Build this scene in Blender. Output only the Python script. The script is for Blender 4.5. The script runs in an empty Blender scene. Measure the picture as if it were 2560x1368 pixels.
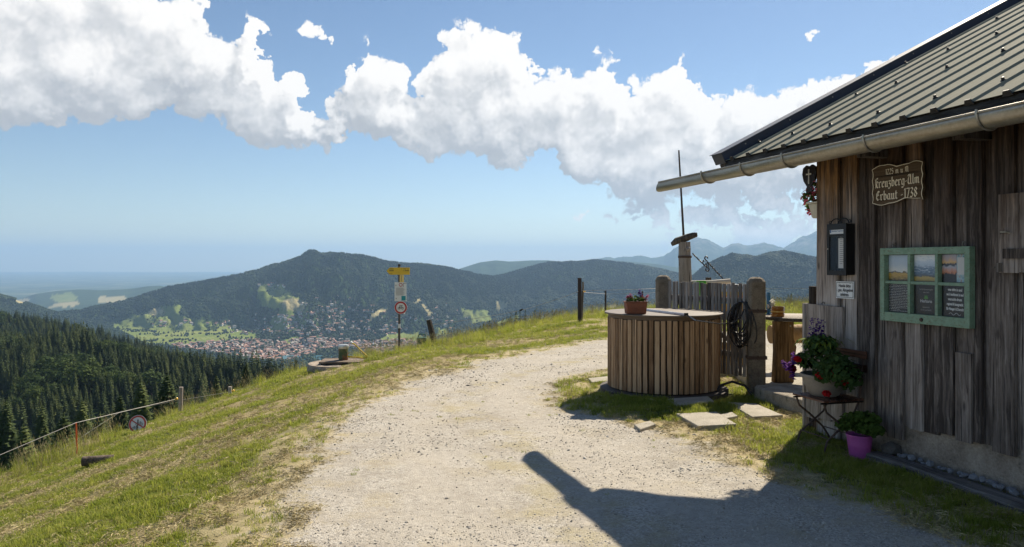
import bpy, bmesh, math, random
import numpy as np
from mathutils import Vector, Matrix
random.seed(7)
R = math.radians
scene = bpy.context.scene
COL = scene.collection
# ------------------------------------------------------------------ camera
EYE = 1.65
F = 1850.0           # focal length in photo pixels (2560 wide)
CXP, HZ = 1280.0, 655.0
cam_d = bpy.data.cameras.new('camera')
cam_d.sensor_width = 36.0
cam_d.lens = 36.0 * F / 2560.0
cam_d.shift_y = -(684.0 - HZ) / 2560.0
cam_d.clip_start = 0.05
cam_d.clip_end = 200000.0
cam = bpy.data.objects.new('camera', cam_d)
COL.objects.link(cam)
cam.location = (0, 0, EYE)
cam.rotation_euler = (R(90), 0, 0)
scene.camera = cam
# ------------------------------------------------------------------ render settings
scene.view_settings.view_transform = 'Standard'
scene.view_settings.look = 'None'
scene.view_settings.gamma = 1.0
scene.view_settings.exposure = 0.8
scene.view_settings.use_curve_mapping = False
scene.render.engine = 'CYCLES'
cy = scene.cycles
cy.use_denoising = True
cy.denoiser = 'OPENIMAGEDENOISE'
cy.denoising_input_passes = 'RGB_ALBEDO_NORMAL'
cy.max_bounces = 6
cy.diffuse_bounces = 2
cy.glossy_bounces = 2
cy.transmission_bounces = 3
cy.volume_bounces = 1
cy.transparent_max_bounces = 8
cy.caustics_reflective = False
cy.caustics_refractive = False
cy.sample_clamp_indirect = 6.0
cy.use_adaptive_sampling = True
cy.adaptive_threshold = 0.015
cy.adaptive_min_samples = 12
# ------------------------------------------------------------------ node helpers
class NT:
    def __init__(s, tree):
        s.t = tree; s.n = tree.nodes; s.l = tree.links
    def node(s, typ, **kw):
        n = s.n.new(typ)
        for k, v in kw.items(): setattr(n, k, v)
        return n
    def put(s, sock, v):
        if v is None: return
        if isinstance(v, bpy.types.NodeSocket): s.l.new(v, sock)
        elif isinstance(v, (tuple, list)) and len(v) == 3 and sock.type == 'RGBA': sock.default_value = (*v, 1)
        else: sock.default_value = v
    def math(s, op, a, b=None, c=None, clamp=False):
        n = s.node('ShaderNodeMath', operation=op); n.use_clamp = clamp
        s.put(n.inputs[0], a); s.put(n.inputs[1], b); s.put(n.inputs[2], c)
        return n.outputs[0]
    def vmath(s, op, a, b=None, c=None, out=0):
        n = s.node('ShaderNodeVectorMath', operation=op)
        s.put(n.inputs[0], a); s.put(n.inputs[1], b)
        if c is not None: s.put(n.inputs[2], c)
        return n.outputs[out]
    def noise(s, vec, scale, detail=4, rough=.55, dist=0.0, out='Fac', dim='3D'):
        n = s.node('ShaderNodeTexNoise'); n.noise_dimensions = dim
        s.put(n.inputs['Vector'], vec)
        n.inputs['Scale'].default_value = scale; n.inputs['Detail'].default_value = detail
        n.inputs['Roughness'].default_value = rough; n.inputs['Distortion'].default_value = dist
        return n.outputs[out]
    def vor(s, vec, scale, detail=0, rough=.5, feature='F1', out='Distance', dim='3D'):
        n = s.node('ShaderNodeTexVoronoi'); n.voronoi_dimensions = dim; n.feature = feature
        s.put(n.inputs['Vector'], vec); n.inputs['Scale'].default_value = scale
        n.inputs['Detail'].default_value = detail; n.inputs['Roughness'].default_value = rough
        return n.outputs[out]
    def ramp(s, fac, stops, interp='LINEAR'):
        n = s.node('ShaderNodeValToRGB'); cr = n.color_ramp; cr.interpolation = interp
        while len(cr.elements) > 1: cr.elements.remove(cr.elements[-1])
        for i, (p, c) in enumerate(stops):
            e = cr.elements[0] if i == 0 else cr.elements.new(p)
            e.position = p
            if isinstance(c, (int, float)): c = (c, c, c)
            e.color = (*c, 1)
        s.put(n.inputs[0], fac)
        return n.outputs[0]
    def mix(s, fac, a, b, blend='MIX'):
        n = s.node('ShaderNodeMix', data_type='RGBA', blend_type=blend)
        n.clamp_factor = True
        s.put(n.inputs[0], fac); s.put(n.inputs[6], a); s.put(n.inputs[7], b)
        return n.outputs[2]
    def mapr(s, v, a, b, c=0.0, d=1.0, smooth=False):
        n = s.node('ShaderNodeMapRange')
        if smooth: n.interpolation_type = 'SMOOTHSTEP'
        s.put(n.inputs[0], v)
        for i, x in enumerate((a, b, c, d)): s.put(n.inputs[1 + i], x)
        return n.outputs[0]
    def xyz(s, x=0.0, y=0.0, z=0.0):
        n = s.node('ShaderNodeCombineXYZ')
        s.put(n.inputs[0], x); s.put(n.inputs[1], y); s.put(n.inputs[2], z)
        return n.outputs[0]
    def sep(s, v):
        n = s.node('ShaderNodeSeparateXYZ'); s.put(n.inputs[0], v); return n.outputs
    def bump(s, h, strength=.5, dist=.01, normal=None):
        n = s.node('ShaderNodeBump'); n.inputs['Strength'].default_value = strength
        n.inputs['Distance'].default_value = dist; s.put(n.inputs['Height'], h)
        if normal is not None: s.put(n.inputs['Normal'], normal)
        return n.outputs[0]
    def scale(s, v, sc):
        return s.vmath('MULTIPLY', v, sc)
    def attr(s, name, typ='GEOMETRY', out='Fac'):
        n = s.node('ShaderNodeAttribute'); n.attribute_name = name; n.attribute_type = typ
        return n.outputs[out]
MATS = {}
def mat(name, fn=None, color=(.5, .5, .5), rough=.7, metal=0.0, spec=.5, var=0.0):
    """procedural material; fn(nt, bsdf) wires the nodes"""
    if name in MATS: return MATS[name]
    m = bpy.data.materials.new(name); m.use_nodes = True
    nt = NT(m.node_tree); b = m.node_tree.nodes['Principled BSDF']
    b.inputs['Base Color'].default_value = (*color, 1)
    b.inputs['Roughness'].default_value = rough; b.inputs['Metallic'].default_value = metal
    b.inputs['Specular IOR Level'].default_value = spec
    if fn: fn(nt, b)
    else:
        tc = nt.node('ShaderNodeTexCoord').outputs['Object']
        n1 = nt.noise(tc, 9.0, 6, .65); n2 = nt.noise(tc, 70.0, 3, .6)
        f = nt.math('ADD', nt.math('MULTIPLY', n1, .7), nt.math('MULTIPLY', n2, .3))
        v = var or .18
        lo = tuple(c * (1 - v) for c in color); hi = tuple(min(1, c * (1 + v)) for c in color)
        nt.put(b.inputs['Base Color'], nt.ramp(f, [(.3, lo), (.7, hi)]))
        nt.put(b.inputs['Roughness'], nt.mapr(n1, .3, .7, max(.05, rough - .08), min(1, rough + .08)))
        nt.put(b.inputs['Normal'], nt.bump(n2, .15, .004))
    MATS[name] = m
    return m
# ------------------------------------------------------------------ sun and sky
SUN_V = Vector((1.6, 2.5, 2.51)).normalized()      # towards the sun
SUN_EL = math.asin(SUN_V.z); SUN_AZ = math.atan2(SUN_V.x, SUN_V.y)
sun_d = bpy.data.lights.new('sun', 'SUN'); sun_d.energy = 4.9; sun_d.angle = R(.53); sun_d.color = (1.0, .89, .72)
sun = bpy.data.objects.new('sun', sun_d); COL.objects.link(sun)
sun.rotation_euler = SUN_V.to_track_quat('Z', 'Y').to_euler(); sun.location = (20, 30, 40)
world = bpy.data.worlds.new('World'); scene.world = world; world.use_nodes = True
SKY_STRENGTH = .072
CLOUD_L = .55      # radiance of a sunlit cumulus top
def px_dir(px, py):
    az = math.atan((px - CXP) / F); el = math.atan((HZ - py) / F * math.cos(az))
    return az, el
C_TOP = [(-900,120),(-600,60),(-300,-120),(300,-160),(500,-60),(545,25),(575,40),(595,5),(640,-15),(662,40),(672,120),(700,142),(735,132),(768,170),(776,240),(788,295),(803,285),
 (818,205),(850,160),(880,140),(892,92),(930,82),(978,118),(1003,165),(1022,212),(1040,150),(1062,105),(1108,82),(1122,42),(1180,24),(1225,42),(1245,22),(1272,45),(1300,72),
 (1330,82),(1343,140),(1400,135),(1440,150),(1460,112),(1500,98),(1545,128),(1556,196),(1590,170),(1640,140),(1690,126),(1735,145),(1790,178),(1815,226),(1850,190),(1900,162),
 (1940,175),(2000,153),(2050,165),(2105,168),(2140,172),(2170,120),(2210,103),(2250,132),(2320,210),(2500,150),(2800,160),(3400,140)]
C_BASE = [(-900,300),(-300,335),(0,347),(350,352),(395,318),(430,285),(480,305),(560,352),(610,382),(700,378),(780,390),(832,392),(850,345),(880,362),(1000,378),(1060,412),(1250,432),
 (1330,428),(1375,410),(1400,452),(1480,500),(1600,522),(1700,512),(1800,525),(1900,520),(2060,500),(2300,480),(2800,430),(3400,380)]
AZ0, AZ1 = -.86, .86
EL0, EL1 = -.05, .50
def curve_node(nt, fac, pts):
    n = nt.node('ShaderNodeFloatCurve'); cv = n.mapping.curves[0]
    out = []
    for (x, y) in pts:
        az, el = px_dir(x, y)
        out.append(((az - AZ0) / (AZ1 - AZ0), (el - EL0) / (EL1 - EL0)))
    cv.points[0].location = out[0]; cv.points[1].location = out[-1]
    for p in out[1:-1]: cv.points.new(*p)
    for p in cv.points: p.handle_type = 'VECTOR'
    n.mapping.update()
    nt.put(n.inputs['Value'], fac)
    return nt.math('MULTIPLY_ADD', n.outputs[0], EL1 - EL0, EL0)
def make_cloud_group(fine):
    g = bpy.data.node_groups.new('cloud_field', 'ShaderNodeTree')
    g.interface.new_socket('P', in_out='INPUT', socket_type='NodeSocketVector')
    g.interface.new_socket('D', in_out='OUTPUT', socket_type='NodeSocketFloat')
    g.interface.new_socket('H', in_out='OUTPUT', socket_type='NodeSocketFloat')
    nt = NT(g)
    gi = nt.node('NodeGroupInput').outputs[0]; go = nt.node('NodeGroupOutput')
    w2 = nt.noise(gi, 26.0, 4 if fine else 3, .6, out='Color', dim='2D')
    P = nt.vmath('ADD', gi, nt.scale(nt.vmath('SUBTRACT', w2, (.5, .5, .5)), (.075, .04, .0)))
    s = nt.sep(P)
    az, el = s[0], s[1]
    fac = nt.math('MULTIPLY_ADD', az, 1 / (AZ1 - AZ0), -AZ0 / (AZ1 - AZ0))
    top = curve_node(nt, fac, C_TOP); base = curve_node(nt, fac, C_BASE)
    qt = nt.math('MULTIPLY', nt.math('SUBTRACT', top, el), 17.0)
    qb = nt.math('MULTIPLY', nt.math('SUBTRACT', el, base), 26.0)
    q = nt.math('MINIMUM', nt.math('SMOOTH_MIN', qt, qb, .25), 1.0)
    fb = nt.math('SUBTRACT', nt.noise(gi, 15.0, 8 if fine else 5, .60, dim='2D'), .5)
    # thin broken banks low on the right
    low = nt.math('SUBTRACT', nt.mapr(az, .06, .22, -.35, .62), nt.math('MULTIPLY', nt.math('ABSOLUTE', nt.math('SUBTRACT', el, .075)), 6.0))
    low = nt.math('MINIMUM', low, .42)
    q = nt.math('MAXIMUM', q, low)
    for (x, y, rx, ry) in [(2110,112,50,20),(2025,96,20,13),(785,68,52,26),(815,108,20,20),(1468,541,24,16),(1600,545,40,14)]:
        a0, e0 = px_dir(x, y); sx = F / (rx * math.cos(a0) ** 2); sy = F / (ry * math.cos(a0))
        v = nt.vmath('MULTIPLY_ADD', P, (sx, sy, 0), (-a0 * sx, -e0 * sy, 0))
        q = nt.math('MAXIMUM', q, nt.math('MULTIPLY', nt.math('SUBTRACT', 1.0, nt.vmath('LENGTH', v, out=1)), .5))
    # beside and behind the picture the same broken cumulus goes on
    o = nt.math('MULTIPLY', nt.math('SUBTRACT', nt.noise(gi, 3.2, 1, .5, dim='2D'), .50), 3.0)
    o = nt.math('SUBTRACT', o, nt.math('MULTIPLY', nt.math('ABSOLUTE', nt.math('SUBTRACT', el, .26)), 2.4))
    side = nt.mapr(nt.math('ABSOLUTE', az), .72, .86)
    q = nt.math('ADD', nt.math('MULTIPLY', q, nt.math('SUBTRACT', 1.0, side)), nt.math('MULTIPLY', o, side))
    puff = nt.math('SUBTRACT', .50, nt.vor(P, 19.0, 2 if fine else 1, .62, dim='2D'))
    d = nt.math('ADD', q, nt.math('MULTIPLY', puff, .55))
    d = nt.math('ADD', d, nt.math('MULTIPLY', fb, 1.15))
    nt.put(go.inputs[0], d)
    hh_ = nt.mapr(el, nt.math('SUBTRACT', base, .01), nt.math('ADD', base, .10))
    nt.put(go.inputs[1], nt.math('MAXIMUM', hh_, nt.mapr(el, nt.math('SUBTRACT', base, .012), nt.math('SUBTRACT', base, .035), 0.0, .92)))
    return g
def build_world():
    nt = NT(world.node_tree)
    bg = world.node_tree.nodes['Background']
    sky = nt.node('ShaderNodeTexSky', sky_type='NISHITA'); sky.sun_disc = False
    sky.sun_elevation = SUN_EL; sky.sun_rotation = SUN_AZ
    sky.altitude = 1200; sky.air_density = 1.0; sky.dust_density = .25; sky.ozone_density = .7
    hs_ = nt.node('ShaderNodeHueSaturation'); hs_.inputs['Saturation'].default_value = 1.06; hs_.inputs['Value'].default_value = .86
    nt.l.new(sky.outputs[0], hs_.inputs['Color']); SKYC = hs_.outputs[0]
    d = nt.node('ShaderNodeTexCoord').outputs['Generated']
    s = nt.sep(d)
    az = nt.math('ARCTAN2', s[0], s[1]); el = nt.math('ARCSINE', s[2])
    P = nt.xyz(az, el, 0.0)
    g0 = make_cloud_group(True); g1 = make_cloud_group(False)
    def field(grp, off):
        n = nt.node('ShaderNodeGroup'); n.node_tree = grp
        nt.put(n.inputs[0], nt.vmath('ADD', P, off) if off else P)
        return n.outputs
    f0 = field(g0, None); d0 = f0[0]; d1 = field(g1, (.0045, .008, 0))[0]; d2 = field(g1, (.014, .024, 0))[0]
    alpha = nt.mapr(d0, .09, .25, smooth=True)
    lum = nt.math('MULTIPLY', nt.math('MAXIMUM', nt.math('SUBTRACT', d0, d2), -.45), .42)
    lum = nt.math('ADD', lum, nt.math('MULTIPLY', nt.math('SUBTRACT', d0, d1), .14))
    lum = nt.math('ADD', lum, nt.mapr(f0[1], 0.0, 1.0, .64, .92))
    lum = nt.math('SUBTRACT', lum, nt.math('MULTIPLY', nt.mapr(d0, .5, 1.5), .16))
    lum = nt.math('MINIMUM', nt.math('MAXIMUM', lum, .3), 1.08)
    cc = nt.ramp(lum, [(.3, (.42, .445, .48)), (.55, (.58, .60, .63)), (.78, (.86, .86, .86)), (.90, (1.03, 1.01, .99)), (1.0, (1.15, 1.12, 1.08))])
    cc = nt.vmath('SCALE', cc, None)
    cc.node.inputs['Scale'].default_value = CLOUD_L / SKY_STRENGTH
    cc = nt.mix(nt.mapr(el, .0, .08, .15, 0.0), cc, SKYC)     # low banks lie farther off in the air
    col = nt.mix(alpha, SKYC, cc)
    up = nt.mapr(s[2], -.02, .0)
    nt.put(bg.inputs['Color'], nt.mix(up, SKYC, col))
    bg.inputs['Strength'].default_value = SKY_STRENGTH
    world.cycles.sampling_method = 'MANUAL'; world.cycles.sample_map_resolution = 512
build_world()
# ------------------------------------------------------------------ object helpers
def link(o, parent=None):
    COL.objects.link(o)
    if parent is not None: o.parent = parent
    return o
def tag(o, label=None, cat=None, group=None, kind=None):
    if label: o['label'] = label
    if cat: o['category'] = cat; o['kind'] = 'thing'
    if group: o['group'] = group
    if kind: o['kind'] = kind
    return o
def empty(name, loc=(0, 0, 0), rz=0.0, label=None, cat=None, group=None):
    o = bpy.data.objects.new(name, None); o.empty_display_size = .1
    COL.objects.link(o); o.location = loc; o.rotation_euler = (0, 0, rz)
    return tag(o, label, cat, group)
def copy_tree(o, parent=None):
    c = o.copy(); COL.objects.link(c); c.parent = parent
    for ch in list(o.children): copy_tree(ch, c)
    return c
def np_mesh(name, co, faces, mats=(), smooth=False, mat_idx=None):
    """co (n,3); faces (m,k) int array, k = 3 or 4, or a list of such arrays"""
    me = bpy.data.meshes.new(name)
    if not isinstance(faces, (list, tuple)): faces = [faces]
    faces = [np.asarray(f, dtype=np.int32) for f in faces if len(f)]
    me.vertices.add(len(co)); me.vertices.foreach_set('co', np.asarray(co, dtype=np.float32).ravel())
    tot = np.concatenate([np.full(len(f), f.shape[1], dtype=np.int32) for f in faces])
    idx = np.concatenate([f.ravel() for f in faces])
    me.loops.add(len(idx)); me.loops.foreach_set('vertex_index', idx)
    me.polygons.add(len(tot))
    st = np.zeros(len(tot), dtype=np.int32); st[1:] = np.cumsum(tot)[:-1]
    me.polygons.foreach_set('loop_start', st); me.polygons.foreach_set('loop_total', tot)
    if mat_idx is not None: me.polygons.foreach_set('material_index', np.asarray(mat_idx, dtype=np.int32))
    me.polygons.foreach_set('use_smooth', np.full(len(tot), bool(smooth)))
    for m in mats: me.materials.append(m)
    me.update(calc_edges=True); me.validate(clean_customdata=False)
    return me
def vattr(me, name, arr):
    a = me.attributes.new(name, 'FLOAT', 'POINT'); a.data.foreach_set('value', np.asarray(arr, dtype=np.float32))
# ------------------------------------------------------------------ noise in numpy
_rng = np.random.default_rng(11)
_PERM = _rng.permutation(4096)
_G = _rng.uniform(-1, 1, 4096)
def vnoise(x, y, seed=0):
    xi = np.floor(x).astype(np.int64); yi = np.floor(y).astype(np.int64)
    fx = x - xi; fy = y - yi
    fx = fx * fx * fx * (fx * (fx * 6 - 15) + 10); fy = fy * fy * fy * (fy * (fy * 6 - 15) + 10)
    def h(a, b): return _G[_PERM[(_PERM[(a + seed * 131) & 4095] + b) & 4095]]
    return (h(xi, yi) * (1 - fx) + h(xi + 1, yi) * fx) * (1 - fy) + (h(xi, yi + 1) * (1 - fx) + h(xi + 1, yi + 1) * fx) * fy
def fbm(x, y, oct=4, seed=0, rough=.5):
    s = 0; a = 1.0; t = 0
    for i in range(oct):
        s = s + a * vnoise(x * 2 ** i + 17.3 * i, y * 2 ** i - 9.1 * i, seed + i); t += a; a *= rough
    return s / t
def sstep(a, b, x):
    t = np.clip((x - a) / (b - a), 0, 1); return t * t * (3 - 2 * t)
# ------------------------------------------------------------------ where things stand (photo pixel -> place)
def at(px, py, Y):
    return Vector(((px - CXP) / F * Y, Y, EYE - (py - HZ) / F * Y))
# crest of the alm meadow: photo x, photo y, distance
RIM = [(-700,1420,9),(-300,1320,10),(0,1212,11),(190,1130,12),(343,1078,13.5),(453,1036,16),(600,985,17),(720,942,17.5),(800,915,17.5),(940,897,18),(1000,885,18.5),(1100,860,21),
       (1300,816,24),(1430,790,26),(1520,779,27),(1700,770,28),(1930,764,28),(2060,764,28),(2400,764,28),(3200,770,28)]
RX = np.array([p[0] for p in RIM], float); RYP = np.array([p[1] for p in RIM], float); RD = np.array([p[2] for p in RIM], float)
CTRL = [(-1.3,4.2,0),(-1.9,7.2,0),(-1.8,8.9,0),(-1.1,11.1,-.02),(-.1,13,-.02),(1.9,15.6,0),(0,2,0),(0,6,0),(2,4,0),(3,8,0),(1,9,0),(2,12,0),(4,6,0),(6,3,0),(5,12,.0),(8,16,.05),(4,18,0),
        (-5.3,9.5,-.93),(-7.1,14,-1.55),(-3.5,14.8,-.40),(-7.3,16.4,-1.70),(-2.67,17.5,-.53),(-2.2,20,-.56),(1.8,20,.0),(-3,4,-.35),(-5,4,-.95),(-3.4,8,-.42),(-6.9,7,-1.5),(-8.5,9,-2.0),
        (-4.5,12,-.72),(0,0,0),(-2,0,-.1),(-5,0,-.9),(3,-3,0),(-3,-4,-.4),(-9,3,-2.2),(12,10,.05),(12,0,0)]
for px, py, D in RIM[2:-2]:
    p = at(px, py, D); CTRL.append((p.x, p.y, p.z))
_C = np.array(CTRL, float)
def _tps_k(r2): return np.where(r2 > 1e-12, r2 * np.log(r2 + 1e-12), 0)
def _fit():
    n = len(_C); A = np.zeros((n + 3, n + 3))
    d2 = (_C[:, None, 0] - _C[None, :, 0]) ** 2 + (_C[:, None, 1] - _C[None, :, 1]) ** 2
    A[:n, :n] = _tps_k(d2) + np.eye(n) * 1.2
    A[:n, n] = 1; A[:n, n + 1:] = _C[:, :2]; A[n, :n] = 1; A[n + 1:, :n] = _C[:, :2].T
    return np.linalg.solve(A, np.concatenate([_C[:, 2], np.zeros(3)]))
_W = _fit()
def _tps(x, y):
    s = np.full(x.shape, _W[-3]) + _W[-2] * x + _W[-1] * y
    for i in range(len(_C)): s = s + _W[i] * _tps_k((x - _C[i, 0]) ** 2 + (y - _C[i, 1]) ** 2)
    return s
def rim_of(x, y):
    px = CXP + F * x / np.maximum(y, .5)
    return np.interp(px, RX, RD), np.interp(px, RX, RYP)
PATH_L = [(-6,-1.6),(0,-1.55),(4.2,-1.35),(6.0,-1.7),(7.2,-1.9),(8.9,-1.75),(10,-1.45),(11.1,-1.05),(13,-.1),(14.3,.9),(15.6,1.9),(16.6,3.6),(17.4,6.0),(18,12)]
PATH_R = [(-6,2.9),(0,2.9),(3.5,2.75),(4.3,2.7),(5.0,2.4),(5.6,2.05),(6.3,1.75),(7.3,1.5),(8.2,.75),(9.0,.55),(10.2,.75),(11.2,1.35),(12.4,2.5),(13.2,4.2),(14.0,6.0),(15,12)]
def path_mask(x, y):
    """> 0 on the gravel"""
    yl = np.array([p[0] for p in PATH_L], float); xl = np.array([p[1] for p in PATH_L], float)
    yr = np.array([p[0] for p in PATH_R], float); xr = np.array([p[1] for p in PATH_R], float)
    m = np.minimum(x - np.interp(y, yl, xl), np.interp(y, yr, xr) - x)
    far = np.clip((y - 10) / 6, 0, 1)
    m = m * (1 - .45 * far)
    return m + .26 * fbm(x * 1.3, y * 1.3, 4, 3) + .12 * fbm(x * 5, y * 5, 2, 8)
def hnear(x, y, detail=True):
    x = np.asarray(x, float); y = np.asarray(y, float)
    D, _ = rim_of(x, y)
    over = np.maximum(0, y - D)
    sc = np.where(y > D, D / np.maximum(y, .1), 1.0)
    z = _tps(x * sc, y * sc)
    flat = sstep(-2.6, -1.3, x) * sstep(15.5, 13.5, y)
    z = z * (1 - flat)
    px = CXP + F * x / np.maximum(y, .5)
    k = np.interp(px, [0, 700, 1000, 2600], [.52, .45, .36, .30])
    z = z - k * (np.sqrt(over ** 2 + 1.2 ** 2) - 1.2)
    if detail:
        g = 1 - sstep(-.1, .25, path_mask(x, y))
        z = z + g * (.035 * fbm(x * 1.1, y * 1.1, 3, 21) + .018 * fbm(x * 4.5, y * 4.5, 2, 22))
        # earth bank under the wooden tub and along the hut
        z = z + g * .05 * np.exp(-(((x - 1.6) / .9) ** 2 + ((y - 8.6) / .7) ** 2))
        z = z + (1 - g) * .012 * fbm(x * 2.2, y * 2.2, 3, 23)
    return z
def hz1(x, y): return float(hnear(np.array([x]), np.array([y]))[0])
# ------------------------------------------------------------------ the wide land: ridges given by photo x, photo y, distance
RIDGES = [ # (points, front slope, back slope, crest rounding, noise)
 ('near_wood', [(-400,850,900),(0,882,650),(150,884,620),(230,892,600),(330,910,575),(430,934,550),(520,956,515),(610,978,480),(700,1012,420),(800,1090,330)], .045, .25, 60, .0),
 ('dark_ridge', [(-400,765,1300),(0,806,1150),(120,820,1120),(200,837,1100),(290,866,1080),(400,896,1050),(470,916,1000),(560,942,950),(650,968,900),(760,1020,850)], .16, .3, 40, .0),
 ('left_far', [(-400,700,4600),(0,740,4600),(60,756,4600),(120,778,4600),(200,800,4600),(300,830,4600)], .25, .3, 80, .0),
 ('low_hill', [(-100,790,11500),(60,745,11500),(90,735,11500),(150,727,11500),(200,724,11500),(250,726,11500),(300,724,11500),(330,722,11500),(370,716,11500),(400,715,11500),(440,722,11500),(520,745,11500),(620,790,11500)], .085, .1, 300, .0),
 ('big_mountain', [(-100,835,5200),(50,806,5200),(110,790,5200),(190,778,5200),(260,764,5300),(340,745,5400),(420,720,5500),(500,706,5500),(560,696,5500),(640,677,5600),(690,662,5600),(735,649,5600),(752,643,5600),(762,634,5600),
   (772,629,5600),(788,629,5600),(798,634,5600),(812,636,5600),(826,633,5600),(850,635,5600),(870,638,5600),(900,640,5600),(940,648,5700),(980,658,5700),(1020,661,5800),(1070,664,5900),(1110,668,5900),(1160,680,6000),(1230,694,6100),(1300,706,6200),(1420,735,6300),(1500,800,6400)], .26, .3, 90, 1.0),
 ('second_mountain', [(1000,760,6600),(1130,712,6600),(1200,698,6600),(1260,688,6600),(1310,672,6600),(1370,658,6600),(1430,655,6600),(1500,653,6600),(1540,657,6600),(1570,660,6600),(1640,672,6600),(1700,686,6600),(1800,702,6600),(1900,720,6600),(2100,740,6600)], .25, .3, 90, 1.0),
 ('right_wooded', [(1560,790,4800),(1650,745,4800),(1700,716,4800),(1735,690,4800),(1760,668,4800),(1795,650,4800),(1830,637,4800),(1860,641,4800),(1890,646,4800),(1925,636,4800),(1960,632,4800),(2000,640,4800),(2060,652,4800),(2200,640,4800),(2600,600,4800)], .3, .3, 60, .7),
 ('far_blue', [(850,760,12500),(940,700,12500),(1030,664,12500),(1060,660,12500),(1090,663,12500),(1140,674,12500),(1200,656,12500),(1240,651,12500),(1270,653,12500),(1330,651,12500),(1370,651,12500),(1420,656,12500),(1480,649,12500),(1540,652,12500),(1640,660,12500),(1760,680,12500)], .2, .3, 150, .5),
 ('alps', [(1150,760,19000),(1300,690,19000),(1400,660,19000),(1470,646,19000),(1530,643,19000),(1590,637,19000),(1630,644,19000),(1660,638,19000),(1690,618,18500),(1718,600,18500),(1745,591,18500),(1765,594,18500),(1785,606,18500),(1808,617,18500),(1828,605,18500),(1848,606,18500),(1870,613,18500),
   (1900,606,18500),(1930,607,18500),(1960,616,18500),(1985,603,18500),(2010,590,18500),(2035,578,18500),(2060,568,18500),(2120,560,18500),(2250,590,18500),(2600,600,18500)], .3, .35, 120, .8),
 ('wood_strip', [(820,1040,560),(1000,930,480),(1100,894,450),(1250,866,400),(1350,850,370),(1430,842,350),(1520,845,330),(1640,870,330),(1800,940,330)], .12, .3, 30, .0),
 ('right_wood', [(1750,900,520),(1850,846,520),(1920,812,500),(1990,800,500),(2060,784,480),(2300,740,450),(2700,720,450)], .1, .3, 30, .0),
]
BASE_Y = np.log(np.array([10, 40, 100, 250, 500, 1000, 2000, 2850, 4200, 6500, 9000, 49000], float))
BASE_L = np.array([-4, -14, -37, -80, -104, -176, -335, -390, -398, -470, -650, -650], float)
BASE_R = np.array([-3, -8, -29, -64, -125, -214, -342, -391, -396, -420, -500, -500], float)
LAND_R1 = 48000.0
def zland(t, Y):
    """t = X / Y"""
    px = CXP + F * t
    wL = sstep(1000, 750, px)
    ly = np.log(Y)
    z = np.interp(ly, BASE_Y, BASE_L) * wL + np.interp(ly, BASE_Y, BASE_R) * (1 - wL)
    X = t * Y
    z = z + 6 * fbm(X / 260, Y / 260, 3, 41) * sstep(80, 400, Y) * (1 - sstep(2400, 2900, Y) * sstep(4300, 3900, Y) * .85)
    z = z + 26 * fbm(X / 2500, Y / 2500, 3, 42) * sstep(9000, 14000, Y)
    gul = fbm(t * 26 + 5 * ly + .5 * fbm(t * 30, ly * 10, 2, 6), ly * 9 - 8 * t, 4, 45)
    for name, pts, sf, sb, w, nz in RIDGES:
        P = np.array(pts, float)
        py = np.interp(px, P[:, 0], P[:, 1], left=4000, right=4000); D = np.interp(px, P[:, 0], P[:, 2])
        if name == 'alps': py = py + 5.0 * fbm(px / 22, px * 0 + 3.3, 4, 57)
        elif name in ('big_mountain', 'second_mountain', 'right_wooded'): py = py + 2.6 * fbm(px / 26, px * 0 + 7.7, 3, 58)
        zc = EYE - (py - HZ) / F * D
        dd = Y - D
        s = np.where(dd < 0, sf, sb)
        ad = np.abs(dd)
        drop = s * (np.sqrt(ad ** 2 + w ** 2) - w)
        if nz: drop = drop * (1 + .45 * nz * gul * sstep(0, 6 * w, ad)) - nz * 75 * np.abs(fbm(t * 34 + ly * 7, ly * 16, 4, 46)) * sstep(0, 4 * w, ad) * sstep(20 * w, 10 * w, ad)
        zr = zc - drop
        k = 2.0 + .004 * D
        h = np.clip(.5 + .5 * (zr - z) / k, 0, 1)
        z = z * (1 - h) + zr * h + k * h * (1 - h)
    return z
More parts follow.
